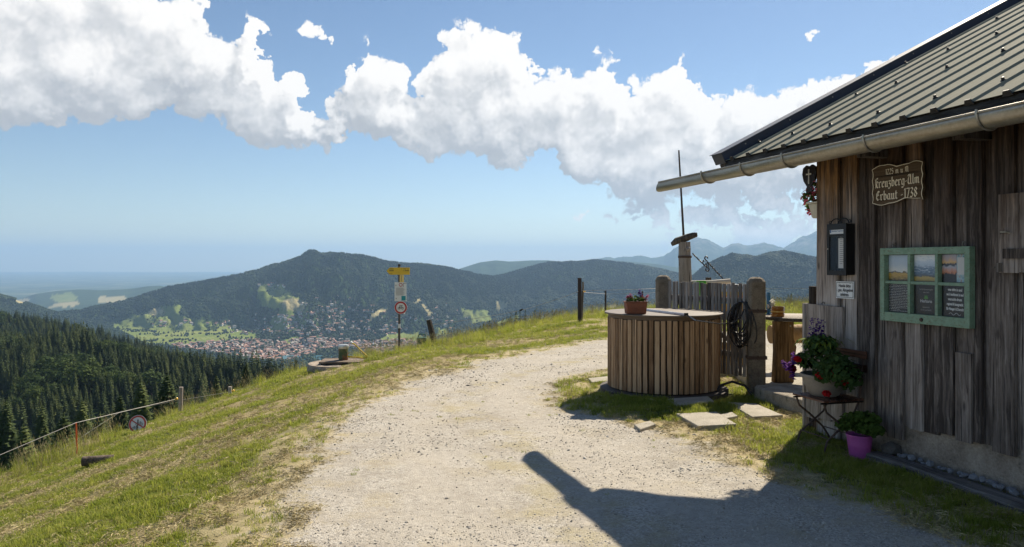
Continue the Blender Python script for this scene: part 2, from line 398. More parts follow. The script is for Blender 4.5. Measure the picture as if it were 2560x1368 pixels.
# fields and clearings, by photo polygon; value = kind of field
FIELDS = [(1,[(276,814),(330,793),(367,780),(401,766),(453,761),(448,784),(470,795),(520,803),(560,816),(640,833),(640,846),(500,856),(430,862),(380,850),(330,838)]),
 (1,[(648,713),(706,712),(735,742),(768,754),(775,790),(758,822),(676,824),(690,790),(700,770),(660,764),(643,735)]),
 (1,[(1150,772),(1220,776),(1230,800),(1180,806)]),(1,[(960,836),(1050,830),(1060,846),(970,856)]),
 (2,[(367,780),(401,766),(425,781),(397,786)]),(1,[(401,766),(453,761),(440,784),(457,791),(460,800),(432,808),(387,805),(383,794),(425,781)]),
 (1,[(276,814),(330,793),(352,798),(338,808),(380,812),(359,823),(345,831),(299,822)]),(1,[(330,838),(376,842),(404,826),(447,826),(454,840),(443,854),(411,858),(360,856)]),
 (1,[(520,824),(548,819),(563,826),(548,838)]),(1,[(577,840),(598,833),(633,835),(643,842),(598,844)]),(1,[(496,849),(552,845),(556,853),(503,856)]),
 (1,[(650,715),(668,712),(703,714),(714,728),(731,742),(721,749),(700,766),(668,763),(654,749),(675,738),(643,735)]),(2,[(700,755),(731,745),(765,752),(760,775),(745,770),(720,770)]),
 (1,[(682,791),(731,794),(756,805),(752,819),(675,819)]),(1,[(710,851),(742,840),(752,851),(724,856)]),(2,[(923,789),(962,767),(976,767),(969,774),(930,790)]),
 (2,[(1029,750),(1057,746),(1085,785),(1071,783),(1050,757)]),(2,[(1240,753),(1257,752),(1271,764),(1240,774)]),(1,[(1183,778),(1205,776),(1215,789),(1190,803)]),
 (1,[(1081,818),(1106,820),(1127,834),(1088,838)]),(1,[(944,848),(965,841),(983,852),(962,855)]),(1,[(1004,841),(1036,834),(1046,845),(1022,852)]),(1,[(1236,808),(1296,788),(1310,792),(1247,811)]),
 (2,[(1500,771),(1536,760),(1545,763),(1512,780)]),
 (1,[(120,738),(176,731),(197,745),(151,752)]),(2,[(243,749),(253,740),(330,742),(281,754)]),(2,[(155,756),(204,752),(183,761),(116,763)]),(2,[(36,752),(70,745),(76,751),(45,757)]),
 (1,[(455,802),(480,800),(500,812),(480,820),(450,815)]),(1,[(560,815),(585,812),(590,822),(566,826)]),(1,[(470,830),(500,826),(508,838),(480,845)])]
TOWN = [(3,[(430,862),(500,857),(560,853),(640,850),(700,856),(770,845),(850,850),(930,855),(1010,850),(1060,860),(1060,885),(950,890),(860,868),(800,880),(720,905),(640,905),(580,890),(500,880),(440,872)]),
        (3,[(645,712),(700,710),(702,720),(650,722)])]
HAMLETS = [(700,800,60,26,40),(800,790,70,40,70),(860,815,70,30,60),(900,770,40,15,14),(760,830,90,16,50),(560,810,40,12,10),(405,812,40,8,8),(640,828,60,10,22),(1000,800,60,25,26),(1100,800,60,25,22),
           (1200,835,70,20,30),(960,830,60,20,36),(1090,775,50,20,12),(680,715,30,5,9),(460,806,30,8,6)]
def in_poly(px, py, poly):
    r = np.zeros(px.shape, bool); n = len(poly)
    for i in range(n):
        x0, y0 = poly[i]; x1, y1 = poly[(i + 1) % n]
        c = ((y0 > py) != (y1 > py)) & (px < (x1 - x0) * (py - y0) / (y1 - y0 + 1e-9) + x0)
        r ^= c
    return r
def land_kind(t, Y, z):
    """0 wood, 1 green field, 2 straw field, 3 built-up"""
    px = CXP + F * t; py = HZ + F * (EYE - z) / Y
    px = px + 3.0 * fbm(px / 9, py / 5, 2, 71); py = py + 1.6 * fbm(px / 9, py / 5, 2, 72)
    k = np.zeros(px.shape, int)
    ok = (Y > 2500)
    for v, poly in FIELDS: k[(in_poly(px, py, poly) | in_poly(px, py - 6, poly)) & ok] = v
    for v, poly in TOWN: k[in_poly(px, py, poly) & ok & (Y < 6000) & (k == 0)] = v
    return k
def m_land(nt, b):
    pos = nt.node('ShaderNodeNewGeometry').outputs['Position']
    n1 = nt.noise(pos, .004, 6, .6); n2 = nt.noise(pos, .05, 4, .6); n3 = nt.noise(pos, .0011, 4, .6)
    wood = nt.ramp(nt.math('ADD', nt.math('MULTIPLY', n1, .5), nt.math('MULTIPLY', n2, .5)), [(.35, (.018, .033, .014)), (.5, (.036, .060, .021)), (.68, (.07, .10, .034))])
    green = nt.ramp(n1, [(.3, (.13, .18, .045)), (.7, (.24, .26, .085))])
    straw = nt.ramp(n2, [(.3, (.32, .28, .14)), (.7, (.44, .38, .21))])
    town = nt.ramp(n2, [(.35, (.035, .055, .022)), (.6, (.09, .10, .055)), (.75, (.22, .21, .19))])
    plain = nt.ramp(nt.noise(nt.scale(pos, (1, .35, 1)), .0022, 5, .65), [(.40, (.020, .034, .018)), (.52, (.07, .10, .04)), (.66, (.20, .19, .11))])
    sx = nt.sep(pos)
    wood = nt.mix(nt.mapr(sx[1], 12500, 15000), wood, nt.mix(nt.mapr(sx[0], 0, 3000), plain, wood))
    rock = nt.mix(n3, (.10, .11, .07), (.24, .23, .20))
    wood = nt.mix(nt.math('MULTIPLY', nt.mapr(sx[2], 150, 420), nt.mapr(n1, .42, .6)), wood, rock)
    c = nt.mix(nt.attr('green'), wood, green)
    c = nt.mix(nt.attr('straw'), c, straw)
    c = nt.mix(nt.attr('town'), c, town)
    nt.put(b.inputs['Base Color'], c)
    b.inputs['Roughness'].default_value = 1.0; b.inputs['Specular IOR Level'].default_value = 0.0
    nt.put(b.inputs['Normal'], nt.bump(nt.math('ADD', n1, nt.math('MULTIPLY', n2, .35)), 1.0, 24.0))
def build_land():
    na = 1000
    t = np.linspace(-1.05, 1.05, na)
    # rows: closer together where the mountains stand
    lg = [math.log(v) for v in (12.0, 2500.0, 7000.0, LAND_R1)]
    ly = np.concatenate([np.linspace(lg[0], lg[1], 140)[:-1], np.linspace(lg[1], lg[2], 200)[:-1], np.linspace(lg[2], lg[3], 110)]); nr = len(ly)
    T, LY = np.meshgrid(t, ly); Y = np.exp(LY)
    px = CXP + F * T
    D = np.interp(px, RX, RD)
    Y = np.exp(np.log(D + 1.0) + (LY - ly[0]) * (math.log(LAND_R1) - np.log(D + 1.0)) / (ly[-1] - ly[0]))
    Z = zland(T, Y)
    # joins the meadow just below its crest
    zn = hnear(T * Y, Y, False) - .5
    w = sstep(24, 50, Y - D); Z = zn * (1 - w) + np.minimum(Z, 1e9) * w
    K = land_kind(T, Y, Z)
    co = np.stack([T * Y, Y, Z], -1).reshape(-1, 3)
    i = np.arange(nr * na).reshape(nr, na)
    f = np.stack([i[:-1, :-1], i[:-1, 1:], i[1:, 1:], i[1:, :-1]], -1).reshape(-1, 4)
    me = np_mesh('hills', co, f, [mat('land', m_land)], smooth=True)
    for v, nme in ((1, 'green'), (2, 'straw'), (3, 'town')): vattr(me, nme, (K == v).astype(np.float32).ravel())
    o = link(bpy.data.objects.new('hills', me)); tag(o, kind='structure')
    return T, Y, Z
LT, LY_, LZ = build_land()
# ------------------------------------------------------------------ air
def build_haze():
    x0, x1, y0, y1, z0, z1 = -52000, 52000, -6000, LAND_R1 + 900, -760, 960
    co = np.array([(x, y, z) for z in (z0, z1) for y in (y0, y1) for x in (x0, x1)], float)
    f = np.array([(0, 2, 3, 1), (4, 5, 7, 6), (0, 1, 5, 4), (2, 6, 7, 3), (0, 4, 6, 2), (1, 3, 7, 5)])
    m = bpy.data.materials.new('haze_air'); m.use_nodes = True
    nt = NT(m.node_tree)
    m.node_tree.nodes.remove(m.node_tree.nodes['Principled BSDF'])
    v = nt.node('ShaderNodeVolumePrincipled')
    v.inputs['Color'].default_value = (.39, .60, .90, 1)
    v.inputs['Density'].default_value = 4.8e-5
    v.inputs['Anisotropy'].default_value = .15
    nt.l.new(v.outputs[0], m.node_tree.nodes['Material Output'].inputs['Volume'])
    me = np_mesh('haze', co, f, [m])
    o = link(bpy.data.objects.new('haze', me)); tag(o, 'thin blue summer haze filling the valley air', None, None, 'stuff')
build_haze()
# ------------------------------------------------------------------ instancing for what nobody could count
def gn_instances(name, pts, rot, scl, idx, protos, kind='stuff', label=None):
    me = bpy.data.meshes.new(name)
    me.vertices.add(len(pts)); me.vertices.foreach_set('co', np.asarray(pts, np.float32).ravel())
    a = me.attributes.new('rot', 'FLOAT_VECTOR', 'POINT'); a.data.foreach_set('vector', np.asarray(rot, np.float32).ravel())
    a = me.attributes.new('scl', 'FLOAT_VECTOR', 'POINT'); a.data.foreach_set('vector', np.asarray(scl, np.float32).ravel())
    a = me.attributes.new('pick', 'INT', 'POINT'); a.data.foreach_set('value', np.asarray(idx, np.int32))
    col = bpy.data.collections.new(name + '_kinds')
    for i, m in enumerate(protos): col.objects.link(bpy.data.objects.new('%s_kind_%02d' % (name, i), m))
    g = bpy.data.node_groups.new(name, 'GeometryNodeTree')
    g.interface.new_socket('Geometry', in_out='INPUT', socket_type='NodeSocketGeometry')
    g.interface.new_socket('Geometry', in_out='OUTPUT', socket_type='NodeSocketGeometry')
    n = g.nodes; l = g.links
    gi = n.new('NodeGroupInput'); go = n.new('NodeGroupOutput')
    ci = n.new('GeometryNodeCollectionInfo'); ci.inputs[0].default_value = col
    ci.inputs['Separate Children'].default_value = True; ci.inputs['Reset Children'].default_value = True
    ip = n.new('GeometryNodeInstanceOnPoints'); ip.inputs['Pick Instance'].default_value = True
    def na(nm, t):
        x = n.new('GeometryNodeInputNamedAttribute'); x.data_type = t; x.inputs[0].default_value = nm; return x.outputs[0]
    e = n.new('FunctionNodeEulerToRotation'); l.new(na('rot', 'FLOAT_VECTOR'), e.inputs[0])
    l.new(gi.outputs[0], ip.inputs['Points']); l.new(ci.outputs[0], ip.inputs['Instance'])
    l.new(na('pick', 'INT'), ip.inputs['Instance Index'])
    l.new(e.outputs[0], ip.inputs['Rotation']); l.new(na('scl', 'FLOAT_VECTOR'), ip.inputs['Scale'])
    l.new(ip.outputs[0], go.inputs[0])
    o = link(bpy.data.objects.new(name, me))
    md = o.modifiers.new('scatter', 'NODES'); md.node_group = g
    tag(o, label, None, None, kind)
    return o
rng = np.random.default_rng(5)
# ------------------------------------------------------------------ spruces and broadleaf trees
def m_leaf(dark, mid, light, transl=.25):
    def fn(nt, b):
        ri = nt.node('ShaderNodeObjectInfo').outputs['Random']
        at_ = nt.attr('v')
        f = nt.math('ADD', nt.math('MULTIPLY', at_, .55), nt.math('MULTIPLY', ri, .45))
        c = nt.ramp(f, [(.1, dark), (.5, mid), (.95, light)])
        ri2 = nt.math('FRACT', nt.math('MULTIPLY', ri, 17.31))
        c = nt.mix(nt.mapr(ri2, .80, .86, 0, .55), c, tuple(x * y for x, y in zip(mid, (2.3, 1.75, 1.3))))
        nt.put(b.inputs['Base Color'], c); b.inputs['Roughness'].default_value = .85; b.inputs['Specular IOR Level'].default_value = .15
        tr = nt.node('ShaderNodeBsdfTranslucent'); nt.put(tr.inputs[0], nt.mix(.5, c, light))
        mx = nt.node('ShaderNodeMixShader'); mx.inputs[0].default_value = transl
        nt.l.new(b.outputs[0], mx.inputs[1]); nt.l.new(tr.outputs[0], mx.inputs[2])
        nt.l.new(mx.outputs[0], nt.t.nodes['Material Output'].inputs['Surface'])
    return fn
M_SPRUCE = mat('spruce_needles', m_leaf((.013, .025, .010), (.042, .065, .019), (.13, .152, .045), .18))
M_BROAD = mat('broadleaf', m_leaf((.018, .036, .010), (.040, .070, .017), (.085, .12, .034), .25))
def m_bark(nt, b):
    tc = nt.node('ShaderNodeTexCoord').outputs['Object']
    n = nt.noise(nt.scale(tc, (6, 6, 1.2)), 3.0, 5, .65)
    nt.put(b.inputs['Base Color'], nt.ramp(n, [(.3, (.05, .036, .026)), (.7, (.19, .145, .11))]))
    b.inputs['Roughness'].default_value = .95
    nt.put(b.inputs['Normal'], nt.bump(n, .7, .03))
M_BARK = mat('tree_bark', m_bark)
def spruce_crown(h, r, nw, nb, seed, z0=.10):
    rg = np.random.default_rng(seed); V = []; T = []; A = []
    for w in range(nw):
        u = w / (nw - 1.0); z = h * (z0 + (1 - z0) * u ** .92)
        L0 = r * (1 - u) ** .62 + .02 * r
        n = max(4, int(nb * (1 - .55 * u)))
        off = rg.uniform(0, 6.28)
        for k in range(n):
            a = off + 6.283 * k / n + rg.uniform(-.25, .25); L = L0 * rg.uniform(.72, 1.15)
            dz = -L * rg.uniform(.22, .5) * (1 - u * .7); up = L * .10
            c, s = math.cos(a), math.sin(a); wd = L * .30 + .1
            i = len(V)
            def P(d, lat, zz): return (c * d - s * lat, s * d + c * lat, z + zz)
            V += [P(0, 0, 0), P(L * .45, 0, dz * .25 + up), P(L, 0, dz), P(L * .40, wd, dz * .55 - .10 * L), P(L * .40, -wd, dz * .55 - .10 * L), P(L * .8, wd * .5, dz * .95 - .05 * L), P(L * .8, -wd * .5, dz * .95 - .05 * L)]
            T += [(i, i + 1, i + 3), (i, i + 4, i + 1), (i + 1, i + 5, i + 3), (i + 1, i + 2, i + 5), (i + 1, i + 4, i + 6), (i + 1, i + 6, i + 2)]
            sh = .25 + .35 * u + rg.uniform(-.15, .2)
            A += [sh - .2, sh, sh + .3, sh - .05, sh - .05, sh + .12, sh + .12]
    i = len(V); V += [(0, 0, h * 1.02), (.04 * r, .1 * r, h * .9), (-.1 * r, -.04 * r, h * .9), (.08 * r, -.08 * r, h * .9)]; A += [.7] * 4
    T += [(i, i + 1, i + 2), (i, i + 2, i + 3), (i, i + 3, i + 1)]
    me = np_mesh('crown', np.array(V), np.array(T), [M_SPRUCE]); vattr(me, 'v', np.clip(A, 0, 1)); return me
def trunk_mesh(h, r0, seg=6):
    V = []; Fq = []
    zs = [-.08 * h, .0, .4 * h, .9 * h]; rs = [r0 * 1.35, r0 * 1.15, r0 * .75, r0 * .15]
    for z, rr in zip(zs, rs):
        for k in range(seg): V.append((rr * math.cos(6.283 * k / seg), rr * math.sin(6.283 * k / seg), z))
    for j in range(3):
        for k in range(seg): Fq.append((j * seg + k, j * seg + (k + 1) % seg, (j + 1) * seg + (k + 1) % seg, (j + 1) * seg + k))
    return np_mesh('trunk', np.array(V), np.array(Fq), [M_BARK], smooth=True)
def broad_crown(h, r, n, seed, leaf=.9):
    rg = np.random.default_rng(seed)
    lobes = [(rg.uniform(-.5, .5) * r, rg.uniform(-.5, .5) * r, h * rg.uniform(.45, .85), r * rg.uniform(.45, .75)) for _ in range(9)]
    V = []; T = []; A = []
    for k in range(n):
        lx, ly, lz, lr = lobes[k % 9]
        d = rg.normal(size=3); d /= np.linalg.norm(d); p = np.array((lx, ly, lz)) + d * lr * rg.uniform(.75, 1.05) * np.array((1, 1, .9))
        u = rg.normal(size=3); u -= d * (u @ d) * .6; u /= np.linalg.norm(u); v = np.cross(d, u); s = leaf * rg.uniform(.5, 1.1)
        i = len(V); V += [p + u * s, p - u * s * .5 + v * s * .8, p - u * s * .5 - v * s * .8 + d * s * .3]; T.append((i, i + 1, i + 2))
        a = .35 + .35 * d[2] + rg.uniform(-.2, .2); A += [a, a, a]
    me = np_mesh('crown', np.array(V), np.array(T), [M_BROAD]); vattr(me, 'v', np.clip(A, 0, 1)); return me
def join_meshes(name, ms):
    bm = bmesh.new()
    mats_ = []
    for m in ms:
        n0 = len(bm.faces); bm.from_mesh(m); bm.faces.ensure_lookup_table()
        off = len(mats_)
        for f in bm.faces[n0:]: f.material_index += off
        mats_ += list(m.materials)
    me = bpy.data.meshes.new(name); bm.to_mesh(me); bm.free()
    for m in mats_: me.materials.append(m)
    return me
SPR = [(spruce_crown(1 * 24, 24 * k, 20, 11, 30 + i, z0), trunk_mesh(24, .28)) for i, (k, z0) in enumerate([(.16, .10), (.19, .06), (.14, .2), (.21, .08)])]
SPR_NEAR = [(spruce_crown(9, 9 * k, 30, 14, 60 + i, .03), trunk_mesh(9, .14)) for i, k in enumerate((.24, .27, .21))]
BRD = [(broad_crown(16, 6.0, 520, 90 + i, 1.0), trunk_mesh(12, .3)) for i in range(2)]
# --- the woods: one point per tree
def sample_wood(n, px0, px1, y0, y1, seed, clear=True):
    rg = np.random.default_rng(seed)
    px = rg.uniform(px0, px1, n); Y = np.sqrt(rg.uniform(y0 ** 2, y1 ** 2, n)); t = (px - CXP) / F
    z = zland(t, Y)
    if clear:
        k = land_kind(t, Y, z); keep = k == 0
        town = (k == 3) & (rg.uniform(size=n) < .16); keep |= town
        px, Y, t, z = px[keep], Y[keep], t[keep], z[keep]
    return px, t, Y, z
def visible_top(px, Y, z, h, pad=4):
    py = HZ + F * (EYE - (z + h)) / Y
    return py < np.interp(px, RX, RYP) + pad
near = []
rg = np.random.default_rng(77)
for (px0, px1, y0, y1, n, seed) in [(-250, 760, 165, 760, 3300, 1), (-250, 900, 760, 1300, 4200, 2), (300, 1000, 1300, 2500, 3600, 3), (980, 1440, 300, 520, 1300, 4), (1800, 2500, 380, 700, 1500, 5)]:
    px, t, Y, z = sample_wood(n, px0, px1, y0, y1, seed)
    h = rg.uniform(.55, 1.16, len(px)) * 24 * np.clip(.8 + .4 * fbm(t * Y / 60, Y / 60, 2, 91), .5, 1.2)
    if y0 == 165: h = h * np.where(Y < 240, .75, 1.0)
    if seed == 4: h = h * .62
    if seed == 5: h = h * .8
    v = visible_top(px, Y, z, h)
    for a in zip(px[v], t[v], Y[v], z[v], h[v]): near.append(a)
near = np.array(near)
# a deep gap stays free for the slope in front of the meadow fence
app = near[:, 4] / near[:, 2] * ((near[:, 0] > -30) & (near[:, 0] < 2600))
order = np.argsort(-app)
broad = fbm(near[:, 1] * near[:, 2] / 45, near[:, 2] / 45, 2, 95) > .40
broad &= (near[:, 2] > 200) & (near[:, 2] < 2600)
solo = [i for i in order if not broad[i]][:286]
solo_set = set(solo)
proto_sp = []
for c, tr in SPR:
    e = bpy.data.objects.new('spruce_tree', None); proto_sp.append((c, tr))
def place_tree(name, kinds, x, y, z, h, href, seed, label, group, cat='tree'):
    c, tr = kinds[seed % len(kinds)]
    e = empty(name, (x, y, z), (seed * 2.399) % 6.283, label, cat, group)
    s = h / href; e.scale = (s * (1 + .12 * math.sin(seed)), s * (1 + .12 * math.sin(seed)), s)
    link(bpy.data.objects.new('trunk', tr), e); link(bpy.data.objects.new('crown', c), e)
    return e
WOODS = [(lambda p, Y: p < 800 and Y < 760, 'tall dark spruce standing in the dense wood below the meadow, left', 'spruces of the near wood'),
         (lambda p, Y: p < 1000, 'small dark spruce on the shaded ridge behind the near wood', 'spruces of the ridge behind'),
         (lambda p, Y: p < 1700, 'dark spruce top showing just above the meadow crest', 'spruces behind the meadow crest'),
         (lambda p, Y: True, 'dark spruce in the wood to the right, beside the hut corner', 'spruces of the wood beside the hut')]
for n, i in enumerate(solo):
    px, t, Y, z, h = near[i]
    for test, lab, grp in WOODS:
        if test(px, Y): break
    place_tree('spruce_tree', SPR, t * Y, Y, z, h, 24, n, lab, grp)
# dark spruces close below the fence
for n, (px, pyt, Y, h, lab) in enumerate([(352, 952, 92, 9.5, 'broad young spruce just behind the round sign, left of its neighbour'), (418, 934, 105, 10, 'broad young spruce just left of the tall wooden fence post'),
        (541, 938, 110, 8, 'young dark spruce between the tall and the short fence post'), (616, 908, 140, 9, 'young pointed spruce right of the short fence post'), (655, 925, 170, 8, 'smallest young spruce at the right end of the row below the fence'),
        (468, 972, 118, 8, 'young spruce close behind the tall fence post, its top lowest'), (250, 1030, 80, 9, 'dark spruce behind the orange fence stake'), (160, 1035, 88, 11, 'dark spruce left of the orange fence stake'),
        (60, 1060, 80, 11, 'dark spruce at the far left edge above the wire'), (300, 985, 130, 12, 'taller dark spruce left above the round sign'), (205, 1000, 140, 13, 'tall spruce above the orange stake, half hidden by others'), (105, 1010, 150, 14, 'tall spruce near the left edge behind the wire'), (15, 1000, 150, 14, 'tall dark spruce cut by the left edge of the picture')]):
    p = at(px, pyt, Y)
    place_tree('spruce_tree', SPR_NEAR, p.x, p.y, p.z - h, h, 9, n, lab, 'young spruces below the fence')
rest = np.array([i for i in range(len(near)) if i not in solo_set])
rp = near[rest]; rb = broad[rest]
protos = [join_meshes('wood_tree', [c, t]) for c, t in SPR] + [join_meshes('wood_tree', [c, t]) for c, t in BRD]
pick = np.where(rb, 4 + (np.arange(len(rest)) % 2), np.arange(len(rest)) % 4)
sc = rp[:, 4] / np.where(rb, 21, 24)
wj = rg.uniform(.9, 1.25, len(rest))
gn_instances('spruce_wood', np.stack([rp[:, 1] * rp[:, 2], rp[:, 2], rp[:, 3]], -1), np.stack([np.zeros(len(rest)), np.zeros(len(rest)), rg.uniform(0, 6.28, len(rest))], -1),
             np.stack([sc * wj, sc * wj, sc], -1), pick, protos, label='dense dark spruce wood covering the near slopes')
# --- wooded mountains far across the valley: one mass of small crowns
def far_wood():
    parts = []
    for (px0, px1, y0, y1, n, seed) in [(-40, 1750, 2500, 5900, 84000, 11), (1050, 2060, 4300, 6900, 52000, 12), (1600, 2080, 3000, 5000, 20000, 13), (-40, 400, 3600, 4800, 8000, 14)]:
        px, t, Y, z = sample_wood(n, px0, px1, y0, y1, seed)
        h = np.random.default_rng(seed).uniform(11, 21, len(px)); v = visible_top(px, Y, z, h)
        tp = HZ + F * (EYE - (z + h * .7)) / Y; infield = np.zeros(len(px), bool)
        for _, poly in FIELDS: infield |= in_poly(px, tp, poly)
        v &= ~infield
        valley = (z < -330) & (np.random.default_rng(seed + 1).uniform(size=len(px)) < .45); v &= ~valley
        parts.append(np.stack([t[v] * Y[v], Y[v], z[v], h[v]], -1))
    # hedges and single trees in the fields
    rgf = np.random.default_rng(19); px = rgf.uniform(260, 1300, 9000); Y = rgf.uniform(2800, 5200, 9000); t = (px - CXP) / F; z = zland(t, Y)
    k = land_kind(t, Y, z); v = ((k == 1) | (k == 2)) & (fbm(t * Y / 70, Y / 110, 3, 33) > .16)
    parts.append(np.stack([t[v] * Y[v], Y[v], z[v], rgf.uniform(8, 14, v.sum())], -1))
    A = np.concatenate(parts); n = len(A); rgk = np.random.default_rng(23)
    stand = fbm(A[:, 0] / 320, A[:, 1] / 420, 4, 37)  # tone by tree stand; broad patches also paint in missing cloud shadows
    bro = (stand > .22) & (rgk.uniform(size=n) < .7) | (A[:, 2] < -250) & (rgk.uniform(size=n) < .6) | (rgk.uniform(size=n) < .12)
    rad = np.where(bro, A[:, 3] * .45, A[:, 3] * .24) * rgk.uniform(.8, 1.3, n)
    a0 = rgk.uniform(0, 6.28, n)
    V = np.zeros((n, 9, 3)); ang = a0[:, None] + np.arange(4) * 1.5708
    V[:, 0:4, 0] = A[:, 0, None] + rad[:, None] * np.cos(ang) * np.where(bro, .7, 1)[:, None]; V[:, 0:4, 1] = A[:, 1, None] + rad[:, None] * np.sin(ang) * np.where(bro, .7, 1)[:, None]; V[:, 0:4, 2] = A[:, 2, None]
    mid = np.where(bro, .6, .45)[:, None]; rm = np.where(bro, 1.0, .62)[:, None]; ang2 = ang + .78
    V[:, 4:8, 0] = A[:, 0, None] + rad[:, None] * rm * np.cos(ang2); V[:, 4:8, 1] = A[:, 1, None] + rad[:, None] * rm * np.sin(ang2); V[:, 4:8, 2] = A[:, 2, None] + A[:, 3, None] * mid
    V[:, 8] = A[:, :3]; V[:, 8, 2] += A[:, 3] * np.where(bro, .85, 1.0)
    i = (np.arange(n) * 9)[:, None]
    tri = []
    for k in range(4):
        k2 = (k + 1) % 4
        tri += [np.concatenate([i + k, i + k2, i + 4 + k], 1), np.concatenate([i + k2, i + 4 + k2, i + 4 + k], 1), np.concatenate([i + 4 + k, i + 4 + k2, i + 8], 1)]
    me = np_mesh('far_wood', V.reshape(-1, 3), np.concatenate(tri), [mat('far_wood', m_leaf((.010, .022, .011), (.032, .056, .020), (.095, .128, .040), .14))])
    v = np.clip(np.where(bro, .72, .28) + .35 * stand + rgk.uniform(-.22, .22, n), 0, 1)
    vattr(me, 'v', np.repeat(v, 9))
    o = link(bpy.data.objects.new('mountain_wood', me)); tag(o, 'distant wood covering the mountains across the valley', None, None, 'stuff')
    return n
print('far trees', far_wood(), 'near trees', len(near))
# ------------------------------------------------------------------ the town in the valley
def m_plain(c, v=.15, r=.8):
    def fn(nt, b):
        ri = nt.node('ShaderNodeObjectInfo').outputs['Random']; a = nt.attr('v')
        f = nt.math('FRACT', nt.math('ADD', ri, a))
        nt.put(b.inputs['Base Color'], nt.ramp(f, [(0, tuple(x * (1 - v) for x in c)), (.5, c), (1, tuple(min(1, x * (1 + v)) for x in c))]))
        b.inputs['Roughness'].default_value = r
    return fn
def m_roofs(nt, b):
    f = nt.math('FRACT', nt.math('ADD', nt.node('ShaderNodeObjectInfo').outputs['Random'], nt.attr('v')))
    nt.put(b.inputs['Base Color'], nt.ramp(f, [(0, (.22, .12, .085)), (.3, (.40, .20, .14)), (.55, (.46, .27, .20)), (.72, (.30, .26, .23)), (.86, (.38, .35, .32)), (1, (.18, .15, .13))])); b.inputs['Roughness'].default_value = .85
M_HWALL = mat('house_wall', m_plain((.72, .69, .63), .22)); M_HROOF = mat('house_roof', m_roofs); M_HWOOD = mat('house_timber', m_plain((.16, .09, .05), .3))
def house_mesh(L, W, H, rise, ov):
    x, y = L / 2, W / 2; V = []; Q = []; T = []; qi = []; ti = []
    def box(x0, x1, y0, y1, z0, z1, m):
        i = len(V); V.extend([(a, b_, c) for c in (z0, z1) for (a, b_) in ((x0, y0), (x1, y0), (x1, y1), (x0, y1))])
        for f in ((0, 1, 5, 4), (1, 2, 6, 5), (2, 3, 7, 6), (3, 0, 4, 7), (4, 5, 6, 7)): Q.append(tuple(i + k for k in f)); qi.append(m)
    box(-x, x, -y, y, -6, H * .62, 0); box(-x - .05, x + .05, -y - .05, y + .05, H * .62, H, 2)
    i = len(V); V.extend([(-x, -y, H), (-x, y, H), (-x, 0, H + rise), (x, -y, H), (x, y, H), (x, 0, H + rise)]); T.extend([(i, i + 2, i + 1), (i + 3, i + 4, i + 5)]); ti.extend([2, 2])
    X, Yo = x + ov, y + ov; zo = H - rise * ov / y; i = len(V)
    V.extend([(-X, -Yo, zo), (X, -Yo, zo), (X, 0, H + rise), (-X, 0, H + rise), (X, Yo, zo), (-X, Yo, zo)]); V.extend([(a, b_, c + .4) for a, b_, c in V[i:i + 6]])
    for f in ((0, 1, 2, 3), (3, 2, 4, 5), (6, 7, 8, 9), (9, 8, 10, 11), (0, 1, 7, 6), (4, 5, 11, 10), (0, 3, 9, 6), (3, 5, 11, 9), (1, 2, 8, 7), (2, 4, 10, 8)): Q.append(tuple(i + k for k in f)); qi.append(1)
    me = np_mesh('house', np.array(V, float), [np.array(Q), np.array(T)], [M_HWALL, M_HROOF, M_HWOOD], mat_idx=qi + ti)
    vattr(me, 'v', np.zeros(len(V))); return me
HOUSES = [house_mesh(14, 11, 7, 3.2, 1.1), house_mesh(18, 12, 8, 3.5, 1.2), house_mesh(11, 10, 6.5, 3, 1), house_mesh(30, 14, 9, 3.6, 1), house_mesh(24, 18, 7, 2.0, .6)]
PYG = HZ + F * (EYE - LZ) / LY_
def hit_land(px, py, ymin=2300):
    j = int(np.clip(round((((px - CXP) / F) + 1.05) / 2.1 * (LT.shape[1] - 1)), 0, LT.shape[1] - 1))
    col = PYG[:, j]; Yc = LY_[:, j]
    for k in np.nonzero(Yc > ymin)[0]:
        if col[k] <= py:
            k0 = max(k - 1, 0); w = (col[k0] - py) / max(1e-6, col[k0] - col[k])
            Y = Yc[k0] + (Yc[k] - Yc[k0]) * min(max(w, 0), 1)
            return (px - CXP) / F * Y, Y
    return None
